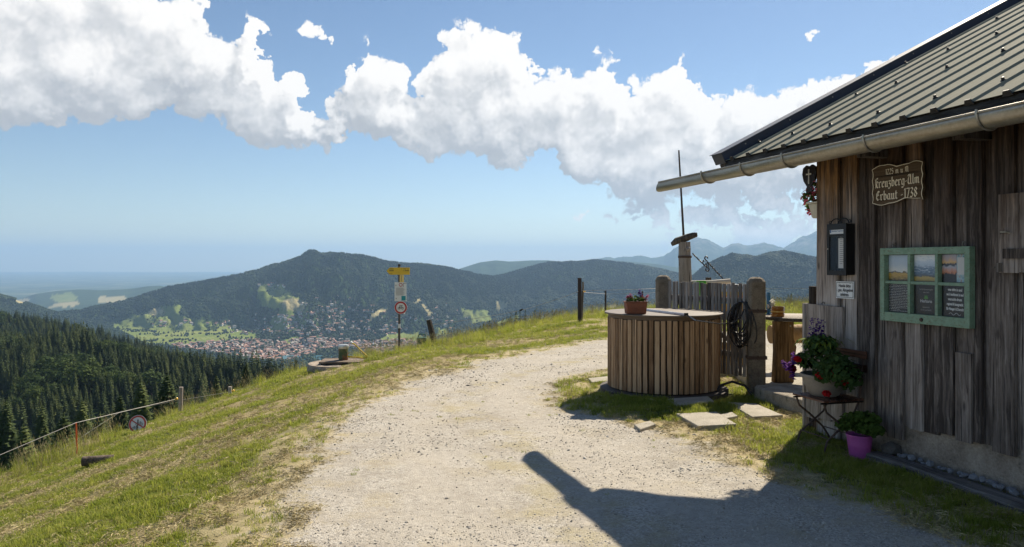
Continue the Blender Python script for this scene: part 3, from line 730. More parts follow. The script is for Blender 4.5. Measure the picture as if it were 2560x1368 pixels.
def build_town():
    rt = random.Random(4); spots = []
    tp = TOWN[0][1]; xs = [p[0] for p in tp]; ys = [p[1] for p in tp]
    cells = {}
    def add(px, py, big):
        h = hit_land(px, py)
        if not h: return
        key = (int(h[0] / 16), int(h[1] / 17))
        if key in cells: return
        cells[key] = 1; spots.append((px, py, h[0], h[1], big))
    while len(spots) < 900:
        px, py = rt.uniform(min(xs), max(xs)), rt.uniform(min(ys), max(ys))
        if in_poly(np.array([px]), np.array([py]), tp)[0]: add(px, py, rt.random() < .03)
    for (cx, cy_, rx, ry, n) in HAMLETS:
        for _ in range(n): add(rt.gauss(cx, rx * .5), rt.gauss(cy_, ry * .5), rt.random() < .04)
    xs_ = np.array([s[2] for s in spots]); Ys = np.array([s[3] for s in spots]); zs = zland(xs_ / Ys, Ys)
    vis = visible_top(np.array([s[0] for s in spots]), Ys, zs, 8, -2)
    idx = [i for i in range(len(spots)) if vis[i]]; idx.sort(key=lambda i: Ys[i] - (1500 if spots[i][4] else 0))
    solo_, rest_ = idx[:296], idx[296:]
    for n, i in enumerate(solo_):
        px, py, x, y, big = spots[i]
        o = link(bpy.data.objects.new('valley_house', HOUSES[rt.choice((3, 4)) if big else rt.randrange(3)]))
        o.location = (x, y, zs[i]); o.rotation_euler = (0, 0, rt.choice((0, 1.57)) + rt.gauss(.25, .3))
        up = px > 640 and zs[i] > -330
        lab = ('large hall with a wide roof in the valley town' if big else 'small house on the slope above the valley town' if up else 'small house among the dense roofs of the valley town')
        tag(o, lab, 'house', 'large halls of the town' if big else 'houses on the slope' if up else 'houses of the valley town')
    V = []; Q = []; T = []; qi = []; ti = []; A = []
    for i in rest_:
        px, py, x, y, big = spots[i]; me = HOUSES[rt.choice((3, 4)) if big else rt.randrange(3)]
        a = rt.choice((0, 1.57)) + rt.gauss(.25, .3); c, s = math.cos(a), math.sin(a); o0 = len(V); val = rt.random()
        for v in me.vertices: V.append((x + c * v.co.x - s * v.co.y, y + s * v.co.x + c * v.co.y, zs[i] + v.co.z)); A.append(val)
        for p in me.polygons:
            if len(p.vertices) == 4: Q.append([o0 + k for k in p.vertices]); qi.append(p.material_index)
            else: T.append([o0 + k for k in p.vertices]); ti.append(p.material_index)
    if rest_:
        me = np_mesh('valley_houses', np.array(V), [np.array(Q), np.array(T)], [M_HWALL, M_HROOF, M_HWOOD], mat_idx=qi + ti); vattr(me, 'v', A)
        tag(link(bpy.data.objects.new('valley_houses', me)), 'mass of far small houses spreading up the valley', None, None, 'stuff')
    # grey road bands through the town
    print('houses', len(solo_), len(rest_))
build_town()
def build_lake():
    pts = []
    for k in range(40):
        a = 6.283 * k / 40; r = 1 + .15 * math.sin(3 * a) + .1 * math.sin(5 * a + 1)
        pts.append((-760 + 190 * r * math.cos(a), 2960 + 120 * r * math.sin(a), -384.0))
    me = bpy.data.meshes.new('lake'); me.from_pydata(pts, [], [list(range(40))])
    def fn(nt, b):
        pos = nt.node('ShaderNodeNewGeometry').outputs['Position']
        b.inputs['Base Color'].default_value = (.03, .13, .15, 1); b.inputs['Roughness'].default_value = .25
        nt.put(b.inputs['Normal'], nt.bump(nt.noise(pos, .4, 3), .3, .5))
    me.materials.append(mat('lake_water', fn)); tag(link(bpy.data.objects.new('lake', me)), kind='structure')
build_lake()
# ------------------------------------------------------------------ the alm ground: one fine sheet, split into meadow and gravel path
def hay_noise(x, y):
    """> 0 where cut hay and dry stubble lie, in streaks along the slope"""
    u = (x * .80 + y * .60); v = (-x * .60 + y * .80)
    return fbm(u * .55, v * 1.5, 4, 51) * 1.0 + .45 * fbm(u * 1.6, v * 4.2, 3, 52) + .20
def g_hay(nt, pos):
    """the same kind of streaks in nodes"""
    return nt.attr('hay')
def m_ground(nt, b):
    pos = nt.node('ShaderNodeNewGeometry').outputs['Position']
    g = nt.attr('gravel'); h = nt.attr('hay')
    n1 = nt.noise(pos, 1.1, 6, .6); n2 = nt.noise(pos, 14.0, 5, .65); n3 = nt.noise(pos, 120.0, 3, .6)
    peb = nt.vor(pos, 85.0, 1, .5); pcol = nt.vor(pos, 85.0, 0, .5, out='Color')
    pv = nt.sep(pcol)[0]
    sand = nt.ramp(nt.math('ADD', nt.math('MULTIPLY', n1, .55), nt.math('MULTIPLY', n2, .45)), [(.34, (.24, .21, .172)), (.5, (.36, .325, .272)), (.66, (.47, .43, .37))])
    stone = nt.ramp(pv, [(.0, (.22, .205, .18)), (.45, (.40, .37, .32)), (1.0, (.60, .565, .50))])
    grav = nt.mix(nt.mapr(nt.noise(pos, 3.0, 4, .6), .42, .62, .25, .8), sand, stone)
    dust = nt.mix(nt.mapr(n2, .55, .75), grav, (.47, .42, .34))
    soil = nt.ramp(n2, [(.3, (.06, .07, .02)), (.55, (.12, .13, .036)), (.75, (.20, .18, .07))])
    straw = nt.ramp(n3, [(.3, (.23, .185, .085)), (.7, (.40, .325, .17))])
    grass = nt.mix(nt.mapr(h, -.05, .35), soil, straw)
    gm = nt.attr('edge')
    e2 = nt.math('ADD', gm, nt.math('ADD', nt.math('MULTIPLY', nt.math('SUBTRACT', n2, .5), .7), nt.math('MULTIPLY', nt.math('SUBTRACT', nt.noise(pos, 4.0, 4, .6), .5), .9)))
    dry = nt.ramp(n3, [(.3, (.30, .245, .13)), (.7, (.47, .395, .235))])
    grass = nt.mix(nt.mapr(e2, -.55, -.12), grass, dry)
    dust = nt.mix(nt.math('MULTIPLY', nt.mapr(nt.noise(pos, 1.6, 5, .65), .52, .66, 0, .6), nt.mapr(n3, .35, .6)), dust, dry)
    ln = nt.math('ADD', nt.attr('lane'), nt.math('MULTIPLY', nt.math('SUBTRACT', nt.noise(pos, .8, 3, .5), .5), .22))
    rut = nt.mapr(nt.math('ABSOLUTE', nt.math('SUBTRACT', nt.math('ABSOLUTE', nt.math('SUBTRACT', ln, .5)), .20)), .04, .12, 1.0, 0.0, True)
    dust = nt.mix(nt.math('MULTIPLY', rut, .55), dust, nt.ramp(n2, [(.3, (.37, .335, .28)), (.7, (.48, .44, .38))]))
    mid = nt.math('MULTIPLY', nt.mapr(nt.math('ABSOLUTE', nt.math('SUBTRACT', ln, .5)), .05, .14, 1.0, 0.0, True), nt.mapr(nt.noise(pos, 2.6, 5, .65), .46, .62))
    dust = nt.mix(nt.math('MULTIPLY', mid, .55), dust, nt.ramp(n3, [(.3, (.26, .225, .11)), (.7, (.43, .37, .21))]))
    nt.put(b.inputs['Base Color'], nt.mix(nt.mapr(e2, -.10, .22), grass, dust))
    b.inputs['Roughness'].default_value = .95; b.inputs['Specular IOR Level'].default_value = .2
    bmp = nt.math('ADD', nt.math('MULTIPLY', nt.math('MULTIPLY', nt.math('SUBTRACT', .5, peb), g), .35), nt.math('MULTIPLY', n2, 1.0))
    nt.put(b.inputs['Normal'], nt.bump(nt.math('ADD', bmp, nt.math('MULTIPLY', n3, .3)), .75, .012))
M_GROUND = mat('alm_ground', m_ground)
def build_ground():
    xs = np.concatenate([np.arange(-16, -9, .25), np.arange(-9, 7, .075), np.arange(7, 16.1, .25)])
    ys = np.concatenate([np.arange(-8, 2.5, .3), np.arange(2.5, 12, .075), np.arange(12, 20, .1), np.arange(20, 36, .25)])
    X, Y = np.meshgrid(xs, ys); Z = hnear(X, Y)
    M = path_mask(X, Y); H = hay_noise(X, Y)
    xl_ = np.interp(Y, [q[0] for q in PATH_L], [q[1] for q in PATH_L]); xr_ = np.interp(Y, [q[0] for q in PATH_R], [q[1] for q in PATH_R]); LANE = (X - xl_) / (xr_ - xl_)
    co = np.stack([X, Y, Z], -1).reshape(-1, 3); nr, nc = X.shape
    i = np.arange(nr * nc).reshape(nr, nc)
    f = np.stack([i[:-1, :-1], i[:-1, 1:], i[1:, 1:], i[1:, :-1]], -1).reshape(-1, 4)
    mc = M.ravel()[f].mean(1) > 0
    for name, sel in (('gravel_path', mc), ('meadow', ~mc)):
        ff = f[sel]; used = np.unique(ff); rem = np.full(len(co), -1); rem[used] = np.arange(len(used))
        me = np_mesh(name, co[used], rem[ff], [M_GROUND], smooth=True)
        vattr(me, 'gravel', sstep(-.18, .18, M.ravel()[used])); vattr(me, 'lane', LANE.ravel()[used]); vattr(me, 'edge', np.clip(M.ravel()[used], -1.5, 1.5)); vattr(me, 'hay', H.ravel()[used])
        tag(link(bpy.data.objects.new(name, me)), kind='structure')
build_ground()
# ------------------------------------------------------------------ grass, hay, gravel
def m_grass(nt, b):
    pos = nt.node('ShaderNodeNewGeometry').outputs['Position']; ri = nt.node('ShaderNodeObjectInfo').outputs['Random']
    n1 = nt.noise(pos, .9, 4, .6); v = nt.attr('v')
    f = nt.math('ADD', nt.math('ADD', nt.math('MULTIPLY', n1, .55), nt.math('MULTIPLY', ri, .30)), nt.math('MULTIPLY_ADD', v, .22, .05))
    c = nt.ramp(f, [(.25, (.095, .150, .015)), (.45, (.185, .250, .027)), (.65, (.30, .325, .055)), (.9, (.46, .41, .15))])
    nt.put(b.inputs['Base Color'], c); b.inputs['Roughness'].default_value = .6; b.inputs['Specular IOR Level'].default_value = .25
    tr = nt.node('ShaderNodeBsdfTranslucent'); nt.put(tr.inputs[0], nt.mix(.30, c, (.42, .43, .07)))
    mx = nt.node('ShaderNodeMixShader'); mx.inputs[0].default_value = .50
    nt.l.new(b.outputs[0], mx.inputs[1]); nt.l.new(tr.outputs[0], mx.inputs[2]); nt.l.new(mx.outputs[0], nt.t.nodes['Material Output'].inputs['Surface'])
def m_straw(nt, b):
    ri = nt.node('ShaderNodeObjectInfo').outputs['Random']; v = nt.attr('v')
    f = nt.math('ADD', nt.math('MULTIPLY', ri, .55), nt.math('MULTIPLY', v, .45))
    c = nt.ramp(f, [(.1, (.27, .215, .10)), (.45, (.42, .345, .17)), (.8, (.55, .46, .25)), (1, (.36, .35, .12))])
    nt.put(b.inputs['Base Color'], c); b.inputs['Roughness'].default_value = .75
M_GRASS = mat('grass_blades', m_grass); M_STRAW = mat('dry_straw', m_straw)
def blade_clump(n, rad, h0, h1, wid, seed, m, lean=.5, flat=False, heads=0):
    rg_ = np.random.default_rng(seed); V = []; T = []; A = []
    for k in range(n):
        a = rg_.uniform(0, 6.28); r = rad * math.sqrt(rg_.uniform(0, 1)); bx, by = r * math.cos(a), r * math.sin(a)
        d = rg_.uniform(0, 6.28); h = rg_.uniform(h0, h1); w = wid * rg_.uniform(.7, 1.2); l = h * lean * rg_.uniform(.2, 1.3)
        c, s = math.cos(d), math.sin(d); i = len(V); val = rg_.uniform(0, 1)
        if flat:
            z0 = rg_.uniform(.003, .016); L = h
            V += [(bx - s * w, by + c * w, z0), (bx + s * w, by - c * w, z0), (bx + c * L * .5 + s * w, by + s * L * .5 - c * w, z0 + rg_.uniform(0, .010)), (bx + c * L * .5 - s * w, by + s * L * .5 + c * w, z0 + rg_.uniform(0, .010)), (bx + c * L, by + s * L, z0 + rg_.uniform(-.01, .012))]
            T += [(i, i + 1, i + 2), (i, i + 2, i + 3), (i + 3, i + 2, i + 4)]; A += [val] * 5
        else:
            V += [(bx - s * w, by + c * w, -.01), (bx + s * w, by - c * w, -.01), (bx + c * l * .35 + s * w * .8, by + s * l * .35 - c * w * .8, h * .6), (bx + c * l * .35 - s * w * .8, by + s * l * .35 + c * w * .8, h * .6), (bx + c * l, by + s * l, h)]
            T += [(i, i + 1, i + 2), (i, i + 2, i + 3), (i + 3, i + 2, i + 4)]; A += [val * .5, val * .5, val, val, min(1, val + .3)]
            if k < heads:
                i = len(V); x, y = bx + c * l, by + s * l; q = .006
                V += [(x - q, y, h - .02), (x + q, y, h - .02), (x + c * .02, y + s * .02, h + .07), (x, y - q, h - .01), (x, y + q, h - .01)]; T += [(i, i + 1, i + 2), (i + 3, i + 4, i + 2)]; A += [1.0] * 5
    me = np_mesh('clump', np.array(V), np.array(T), [m]); vattr(me, 'v', np.clip(A, 0, 1)); return me
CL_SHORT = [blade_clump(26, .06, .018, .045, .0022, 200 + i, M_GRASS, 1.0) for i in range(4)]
CL_STRAW = [blade_clump(34, .10, .02, .075, .0012, 220 + i, M_STRAW, flat=True) for i in range(3)]
CL_TALL = [blade_clump(26, .12, .16, .42, .0035, 240 + i, M_GRASS, .55, heads=0) for i in range(2)] + [blade_clump(9, .12, .3, .52, .002, 260 + i, M_STRAW, .4, heads=9) for i in range(2)]
CL_DARK = [blade_clump(18, .06, .04, .11, .003, 280 + i, M_GRASS, .9) for i in range(3)]
def in_any_solid(x, y):
    """footprints that carry no grass: tub, hut, slabs, manhole"""
    tub = (x - 1.91) ** 2 + (y - 9.4) ** 2 < .87 ** 2
    hut = (x * .9593 + y * .2826 > 4.85) & (x * -.2826 + y * .9593 < 6.03)
    mh = (x + 3.5) ** 2 + (y - 14.8) ** 2 < .62 ** 2
    bad = tub | hut | mh
    for poly in SOLID_POLYS: bad |= in_poly(x, y, poly)
    return bad
def ground_pt(px, py, z=0.0):
    Y = (EYE - z) * F / (py - HZ); return ((px - CXP) / F * Y, Y)
SLABS = [[(1690,1045),(1790,1040),(1842,1072),(1745,1077)], [(1820,1013),(1890,1016),(1958,1046),(1880,1050)], [(1665,1012),(1770,1005),(1785,1018),(1690,1030)], [(1470,952),(1528,946),(1530,958),(1480,962)], [(1585,1070),(1625,1060),(1640,1068),(1600,1082)], [(1800,1046),(1830,1040),(1845,1050),(1815,1056)]]
SOLID_POLYS = [[ground_pt(*p) for p in s] for s in SLABS]
KERB = None
def scatter(bands, seed, cond):
    rg_ = np.random.default_rng(seed); out = []
    for (y0, y1, x0, x1, dens) in bands:
        n = int((y1 - y0) * (x1 - x0) * dens); x = rg_.uniform(x0, x1, n); y = rg_.uniform(y0, y1, n)
        t = np.abs(x / np.maximum(y, .1)); D, _ = rim_of(x, y)
        k = (t < .76) & (y < D + 1.2); x, y = x[k], y[k]
        k = cond(x, y, rg_) & ~in_any_solid(x, y); out.append(np.stack([x[k], y[k]], -1))
    return np.concatenate(out)
def put(name, P, protos, seed, s0, s1, label, tilt=.15, sink=0.0, nk=None, sfun=None):
    rg_ = np.random.default_rng(seed); n = len(P); z = hnear(P[:, 0], P[:, 1]) - sink
    s = rg_.uniform(s0, s1, n)
    if sfun is not None: s = s * sfun(P[:, 0], P[:, 1])
    rot = np.stack([rg_.normal(0, tilt, n), rg_.normal(0, tilt, n), rg_.uniform(0, 6.28, n)], -1)
    return gn_instances(name, np.stack([P[:, 0], P[:, 1], z], -1), rot, np.stack([s, s, s], -1), rg_.integers(0, len(protos), n), protos, label=label)
BANDS = [(3.2, 6, -5.5, 5, 420), (6, 9, -8, 6, 330), (9, 13, -10.5, 6.5, 200), (13, 19, -11, 12, 110), (19, 30, -8, 16, 60)]
def c_grass(x, y, r):
    m = path_mask(x, y); h = hay_noise(x, y)
    p = np.where(m < -.45, 1.0, np.where(m < .05, .38, .02 * (fbm(x * 1.5, y * 1.5, 3, 61) > .22)))
    return r.uniform(size=len(x)) < p * np.where(h > .28, .30, 1.0)
Pg = scatter(BANDS, 301, c_grass)
def s_grass(x, y):
    return np.where(hay_noise(x, y) > .25, .8, 1.1) * np.where(path_mask(x, y) > .1, .45, np.where(path_mask(x, y) > -.4, .72, 1.0)) * (1 + np.clip((y - 10) / 12, 0, 1) * .8)
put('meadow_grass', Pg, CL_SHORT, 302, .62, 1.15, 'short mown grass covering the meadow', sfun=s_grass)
Ps = scatter([(a, b, c, d, e * .55) for a, b, c, d, e in BANDS[:4]], 311, lambda x, y, r: (path_mask(x, y) < .15) & (r.uniform(size=len(x)) < np.maximum(np.clip((hay_noise(x, y) - .0) * 2.6, .06, 1), .22 * (path_mask(x, y) > -.45))))
put('cut_hay', Ps, CL_STRAW, 312, .5, 1.05, 'dry cut hay lying in streaks on the meadow', tilt=.2)
def c_tall(x, y, r):
    D, _ = rim_of(x, y); px = CXP + F * x / np.maximum(y, .5); d = D - y
    left = (px < 760) & (d < 1.4) & (d > -1.2); crest = (px >= 880) & (d < 7) & (d > -1.0) & (path_mask(x, y) < -.45)
    right = (px > 1850) & (d < 12) & (path_mask(x, y) < -.3)
    left &= ~((px > 300) & (px < 395))
    p = np.where(left, np.where(d < .7, .75, .25), 0) + np.where(crest, .85 * sstep(7, 1.5, d), 0) + np.where(right, .6, 0)
    return r.uniform(size=len(x)) < p
Pt = scatter([(9, 14, -10.5, -4, 42), (14, 19, -11, 12, 30), (19, 30, -8, 16, 26)], 321, c_tall)
put('tall_grass', Pt, CL_TALL, 322, .35, .85, 'uncut seeding grass along the meadow crest and fence', tilt=.12)
# rank dark grass along the hut and round the tub
def c_dark(x, y, r):
    o = 4.9 - (x * .9593 + y * .2826)
    a = (o > .38) & (o < 1.0 + .3 * fbm(x * 2, y * 2, 2, 81)) & (x * -.2826 + y * .9593 < 6.6)
    b_ = ((x - 1.75) ** 2 + (y - 9.1) ** 2 < 1.45 ** 2)
    return (a | b_) & (path_mask(x, y) < .1) & (r.uniform(size=len(x)) < .8)
Pd = scatter([(2.5, 11, .2, 4.2, 260)], 331, c_dark)
put('bank_grass', Pd, CL_DARK, 332, .38, .85, 'ragged grass along the hut wall and round the wooden tub')
def m_stone(nt, b):
    tc = nt.node('ShaderNodeTexCoord').outputs['Object']; ri = nt.node('ShaderNodeObjectInfo').outputs['Random']
    n = nt.noise(tc, 1.6, 4, .6)
    c = nt.ramp(ri, [(0, (.25, .225, .19)), (.3, (.36, .33, .28)), (.7, (.46, .43, .375)), (1, (.62, .59, .54))])
    nt.put(b.inputs['Base Color'], nt.mix(nt.mapr(n, .3, .7, 0, .5), c, (.33, .28, .21))); b.inputs['Roughness'].default_value = .9
M_STONE = mat('gravel_stone', m_stone)
def stone_mesh(seed, flat=.5, sub=1):
    bm = bmesh.new(); bmesh.ops.create_icosphere(bm, subdivisions=sub, radius=1.0); r_ = random.Random(seed)
    ax = (r_.uniform(.8, 1.3), r_.uniform(.7, 1.0), flat * r_.uniform(.7, 1.1))
    for v in bm.verts:
        k = r_.uniform(.72, 1.12); v.co = Vector((v.co.x * ax[0] * k, v.co.y * ax[1] * k, v.co.z * ax[2] * k))
    me = bpy.data.meshes.new('stone'); bm.to_mesh(me); bm.free(); me.materials.append(M_STONE); return me
STONES = [stone_mesh(400 + i) for i in range(6)]
def c_grav(x, y, r):
    m = path_mask(x, y); cl = fbm(x * 1.2, y * 1.2, 3, 63)
    return (m > -.15) & (r.uniform(size=len(x)) < np.clip(.45 + .9 * cl, .06, 1) * np.where(m < .1, .5, 1.0))
Pv = scatter([(3.2, 5.2, -2.6, 4, 2800), (5.2, 8, -2.8, 4, 1300), (8, 12, -2.8, 4, 420), (12, 18, -2, 10, 90)], 341, c_grav)
kk = np.random.default_rng(343)
def s_grav(x, y): return np.exp(kk.normal(0, .38, len(x))) * np.clip(y / 7, .75, 1.5)
put('path_gravel', Pv, STONES, 342, .0038, .0085, 'pale gravel strewn over the path', tilt=.4, sink=.0, sfun=s_grav)
print('grass', len(Pg), 'hay', len(Ps), 'tall', len(Pt), 'dark', len(Pd), 'gravel', len(Pv))
# ------------------------------------------------------------------ mesh builder
class MB:
    def __init__(s): s.v = []; s.f = []; s.m = []
    def add(s, V, Fc, m=0):
        o = len(s.v); s.v += [tuple(p) for p in V]; s.f += [tuple(i + o for i in f) for f in Fc]; s.m += [m] * len(Fc); return s
    def box(s, x0, x1, y0, y1, z0, z1, m=0):
        V = [(x, y, z) for z in (z0, z1) for (x, y) in ((x0, y0), (x1, y0), (x1, y1), (x0, y1))]
        return s.add(V, [(0, 3, 2, 1), (4, 5, 6, 7), (0, 1, 5, 4), (1, 2, 6, 5), (2, 3, 7, 6), (3, 0, 4, 7)], m)
    def beam(s, a, b, w, h, m=0, up=(0, 0, 1)):
        a = Vector(a); b = Vector(b); d = (b - a).normalized(); u = Vector(up)
        if abs(d.dot(u)) > .95: u = Vector((1, 0, 0))
        r = d.cross(u).normalized() * w / 2; u = r.cross(d).normalized() * h / 2
        V = [p + i * r + j * u for p in (a, b) for (i, j) in ((-1, -1), (1, -1), (1, 1), (-1, 1))]
        return s.add(V, [(0, 1, 2, 3), (7, 6, 5, 4), (0, 4, 5, 1), (1, 5, 6, 2), (2, 6, 7, 3), (3, 7, 4, 0)], m)
    def tube(s, pts, r, seg=8, m=0, cap=True, closed=False):
        P = [Vector(p) for p in pts]; n = len(P); rr = r if isinstance(r, (list, tuple)) else [r] * n
        rings = []; prev = None; o = len(s.v)
        for i in range(n):
            if closed: d = (P[(i + 1) % n] - P[i - 1]).normalized()
            else: d = (P[min(i + 1, n - 1)] - P[max(i - 1, 0)]).normalized()
            if prev is None: u = d.orthogonal().normalized()
            else: u = (prev - d * prev.dot(d)).normalized()
            prev = u; w = d.cross(u)
            s.v += [tuple(P[i] + (u * math.cos(6.2832 * k / seg) + w * math.sin(6.2832 * k / seg)) * rr[i]) for k in range(seg)]
        for i in range(n if closed else n - 1):
            j = (i + 1) % n
            for k in range(seg): s.f.append((o + i * seg + k, o + i * seg + (k + 1) % seg, o + j * seg + (k + 1) % seg, o + j * seg + k)); s.m.append(m)
        if cap and not closed:
            s.f.append(tuple(o + k for k in range(seg))[::-1]); s.f.append(tuple(o + (n - 1) * seg + k for k in range(seg))); s.m += [m, m]
        return s
    def lathe(s, prof, seg=24, c=(0, 0, 0), m=0):
        o = len(s.v)
        for (r, z) in prof: s.v += [(c[0] + r * math.cos(6.2832 * k / seg), c[1] + r * math.sin(6.2832 * k / seg), c[2] + z) for k in range(seg)]
        for i in range(len(prof) - 1):
            for k in range(seg): s.f.append((o + i * seg + k, o + i * seg + (k + 1) % seg, o + (i + 1) * seg + (k + 1) % seg, o + (i + 1) * seg + k)); s.m.append(m)
        if prof[0][0] > 0: s.f.append(tuple(o + k for k in range(seg))[::-1]); s.m.append(m)
        if prof[-1][0] > 0: s.f.append(tuple(o + (len(prof) - 1) * seg + k for k in range(seg))); s.m.append(m)
        return s
    def prism(s, poly, y0, y1, m=0):
        """polygon in x,z; front at y0 (towards -y)"""
        n = len(poly); V = [(x, y0, z) for x, z in poly] + [(x, y1, z) for x, z in poly]
        Fc = [tuple(range(n)), tuple(range(n, 2 * n))[::-1]] + [(i, i + n, (i + 1) % n + n, (i + 1) % n) for i in range(n)]
        return s.add(V, Fc, m)
    def slab(s, poly, z0, z1, m=0):
        n = len(poly); V = [(x, y, z0) for x, y in poly] + [(x, y, z1) for x, y in poly]
        Fc = [tuple(range(n))[::-1], tuple(range(n, 2 * n))] + [(i, (i + 1) % n, (i + 1) % n + n, i + n) for i in range(n)]
        return s.add(V, Fc, m)
    def mesh(s, name, mats, smooth=False):
        me = bpy.data.meshes.new(name); me.from_pydata(s.v, [], s.f)
        for m in (mats if isinstance(mats, (list, tuple)) else [mats]): me.materials.append(m)
        me.polygons.foreach_set('material_index', s.m)
        bm = bmesh.new(); bm.from_mesh(me); bmesh.ops.recalc_face_normals(bm, faces=bm.faces); bm.to_mesh(me); bm.free()
        if smooth:
            me.polygons.foreach_set('use_smooth', [True] * len(me.polygons))
            try: me.set_sharp_from_angle(angle=R(40))
            except Exception: pass
        me.update(); return me
    def build(s, name, mats, parent=None, smooth=False, bevel=0.0):
        o = link(bpy.data.objects.new(name, s.mesh(name, mats, smooth)), parent)
        if bevel:
            b = o.modifiers.new('edge', 'BEVEL'); b.width = bevel; b.segments = 2; b.limit_method = 'ANGLE'
        return o
def share(name, src, parent, loc=(0, 0, 0), rot=(0, 0, 0), scale=(1, 1, 1)):
    o = bpy.data.objects.new(name, src.data); COL.objects.link(o); o.parent = parent; o.location = loc; o.rotation_euler = rot; o.scale = scale
    for m in src.modifiers:
        b = o.modifiers.new('edge', 'BEVEL'); b.width = m.width; b.segments = 2; b.limit_method = 'ANGLE'
    return o
def text(body, size, parent, x, z, y, m, name='lettering', align='LEFT', bold=0.0, sx=1.0, rot=0.0):
    c = bpy.data.curves.new(name, 'FONT'); c.body = body; c.size = size; c.align_x = align; c.extrude = .0004; c.offset = bold; c.resolution_u = 2
    tmp = bpy.data.objects.new(name, c); COL.objects.link(tmp)
    bpy.context.view_layer.update()
    me = bpy.data.meshes.new_from_object(tmp); bpy.data.objects.remove(tmp); me.materials.clear(); me.materials.append(m)
    o = link(bpy.data.objects.new(name, me), parent); o.location = (x, y, z); o.rotation_euler = (R(90), 0, 0); o.scale = (sx, 1, 1)
    if rot: o.rotation_euler = (R(90), -rot, 0)
    return o
# ------------------------------------------------------------------ wood, metal and stone
def wood_fn(stops, top=None, zr=(1.35, 2.5), axis=2, fine=1.0, knots=True, rough=.8):
    def fn(nt, b):
        tc = nt.node('ShaderNodeTexCoord').outputs['Object']; ri = nt.node('ShaderNodeObjectInfo').outputs['Random']
        off = nt.xyz(nt.math('MULTIPLY', ri, 37.0), nt.math('MULTIPLY', ri, 71.0), nt.math('MULTIPLY', ri, 13.0))
        sc = [34.0, 34.0, 34.0]; sc[axis] = 1.7
        p = nt.vmath('ADD', nt.scale(tc, tuple(v * fine for v in sc)), off)
        warp = nt.noise(nt.vmath('ADD', nt.scale(tc, (5, 5, 5)), off), 1.0, 3, .5)
        g1 = nt.noise(nt.vmath('ADD', p, nt.xyz(nt.math('MULTIPLY', warp, 1.3), nt.math('MULTIPLY', warp, 1.0), 0.0)), 1.0, 6, .68, .6)
        g2 = nt.noise(nt.scale(p, (3.2, 3.2, 2.2)), 1.0, 4, .6)
        lg = nt.noise(nt.vmath('ADD', nt.scale(tc, (3, 3, 1.1)), off), 1.0, 4, .6)
        f = nt.math('ADD', nt.math('ADD', nt.math('MULTIPLY', g1, .50), nt.math('MULTIPLY', g2, .22)), nt.math('MULTIPLY', lg, .28))
        f = nt.math('ADD', f, nt.math('MULTIPLY', nt.math('SUBTRACT', ri, .5), .24))
        c = nt.ramp(f, [(q, k) for q, k in zip((.34, .45, .55, .68), stops)])
        if top:
            z = nt.sep(tc)[2]
            n = nt.noise(nt.vmath('ADD', nt.scale(tc, (9, 9, .9)), off), 1.0, 5, .6)
            w = nt.mapr(nt.math('ADD', z, nt.math('MULTIPLY', nt.math('SUBTRACT', n, .5), 1.6)), zr[0], zr[1])
            c2 = nt.ramp(f, [(q, k) for q, k in zip((.34, .45, .56, .70), top)])
            c = nt.mix(w, c, c2)
        if knots:
            kv = nt.vor(nt.vmath('ADD', nt.scale(tc, (7, 7, 2.6) if axis == 2 else (2.6, 7, 7)), off), 1.0, 0)
            c = nt.mix(nt.mapr(kv, .05, .13, .8, 0.0), c, tuple(x * .38 for x in stops[1]))
        cs = [62.0, 62.0, 62.0]; cs[axis] = .9
        ck = nt.mapr(nt.noise(nt.vmath('ADD', nt.scale(tc, tuple(cs)), off), 1.0, 3, .6), .34, .40)
        c = nt.mix(ck, tuple(x * .45 for x in stops[0]), c)
        nt.put(b.inputs['Base Color'], c)
        nt.put(b.inputs['Roughness'], nt.mapr(g1, .3, .7, rough + .12, rough - .1)); b.inputs['Specular IOR Level'].default_value = .3
        nt.put(b.inputs['Normal'], nt.bump(nt.math('ADD', nt.math('ADD', g1, nt.math('MULTIPLY', g2, .5)), nt.math('MULTIPLY', ck, .5)), .7, .004))
    return fn
GREY4 = ((.055, .043, .037), (.18, .147, .124), (.33, .282, .248), (.50, .445, .40))
BROWN4 = ((.014, .008, .005), (.050, .027, .015), (.105, .060, .031), (.36, .18, .06))
M_WALL = mat('weathered_boards', wood_fn(GREY4, BROWN4))
M_GREYW = mat('grey_timber', wood_fn(GREY4, fine=1.0))
M_PICKET = mat('picket_wood', wood_fn(((.08, .07, .062), (.18, .162, .145), (.28, .255, .235), (.38, .355, .33)), fine=1.3))
M_SLAT = mat('larch_slats', wood_fn(((.10, .055, .028), (.26, .155, .082), (.40, .255, .145), (.54, .375, .23)), fine=1.2))
M_LOGW = mat('log_wood', wood_fn(((.10, .055, .02), (.26, .15, .06), (.38, .235, .10), (.50, .34, .17)), fine=.6))
M_DRIFT = mat('driftwood', wood_fn(((.06, .05, .04), (.14, .12, .098), (.22, .19, .16), (.34, .30, .26)), fine=.8))
M_DARKW = mat('dark_timber', wood_fn(((.012, .010, .009), (.035, .028, .023), (.065, .053, .044), (.12, .10, .085))))
M_FASCIA = mat('dark_fascia', wood_fn(((.010, .010, .010), (.028, .027, .026), (.06, .057, .053), (.12, .11, .10)), axis=0))  # near-black wood tones for the board below the roof edge
M_KERBW = mat('kerb_timber', wood_fn(((.09, .08, .073), (.20, .18, .168), (.30, .28, .26), (.42, .39, .36)), axis=0))
M_CHAIRW = mat('stained_slats', wood_fn(((.02, .008, .005), (.06, .024, .014), (.11, .045, .025), (.17, .08, .05)), axis=1, knots=False, rough=.45))
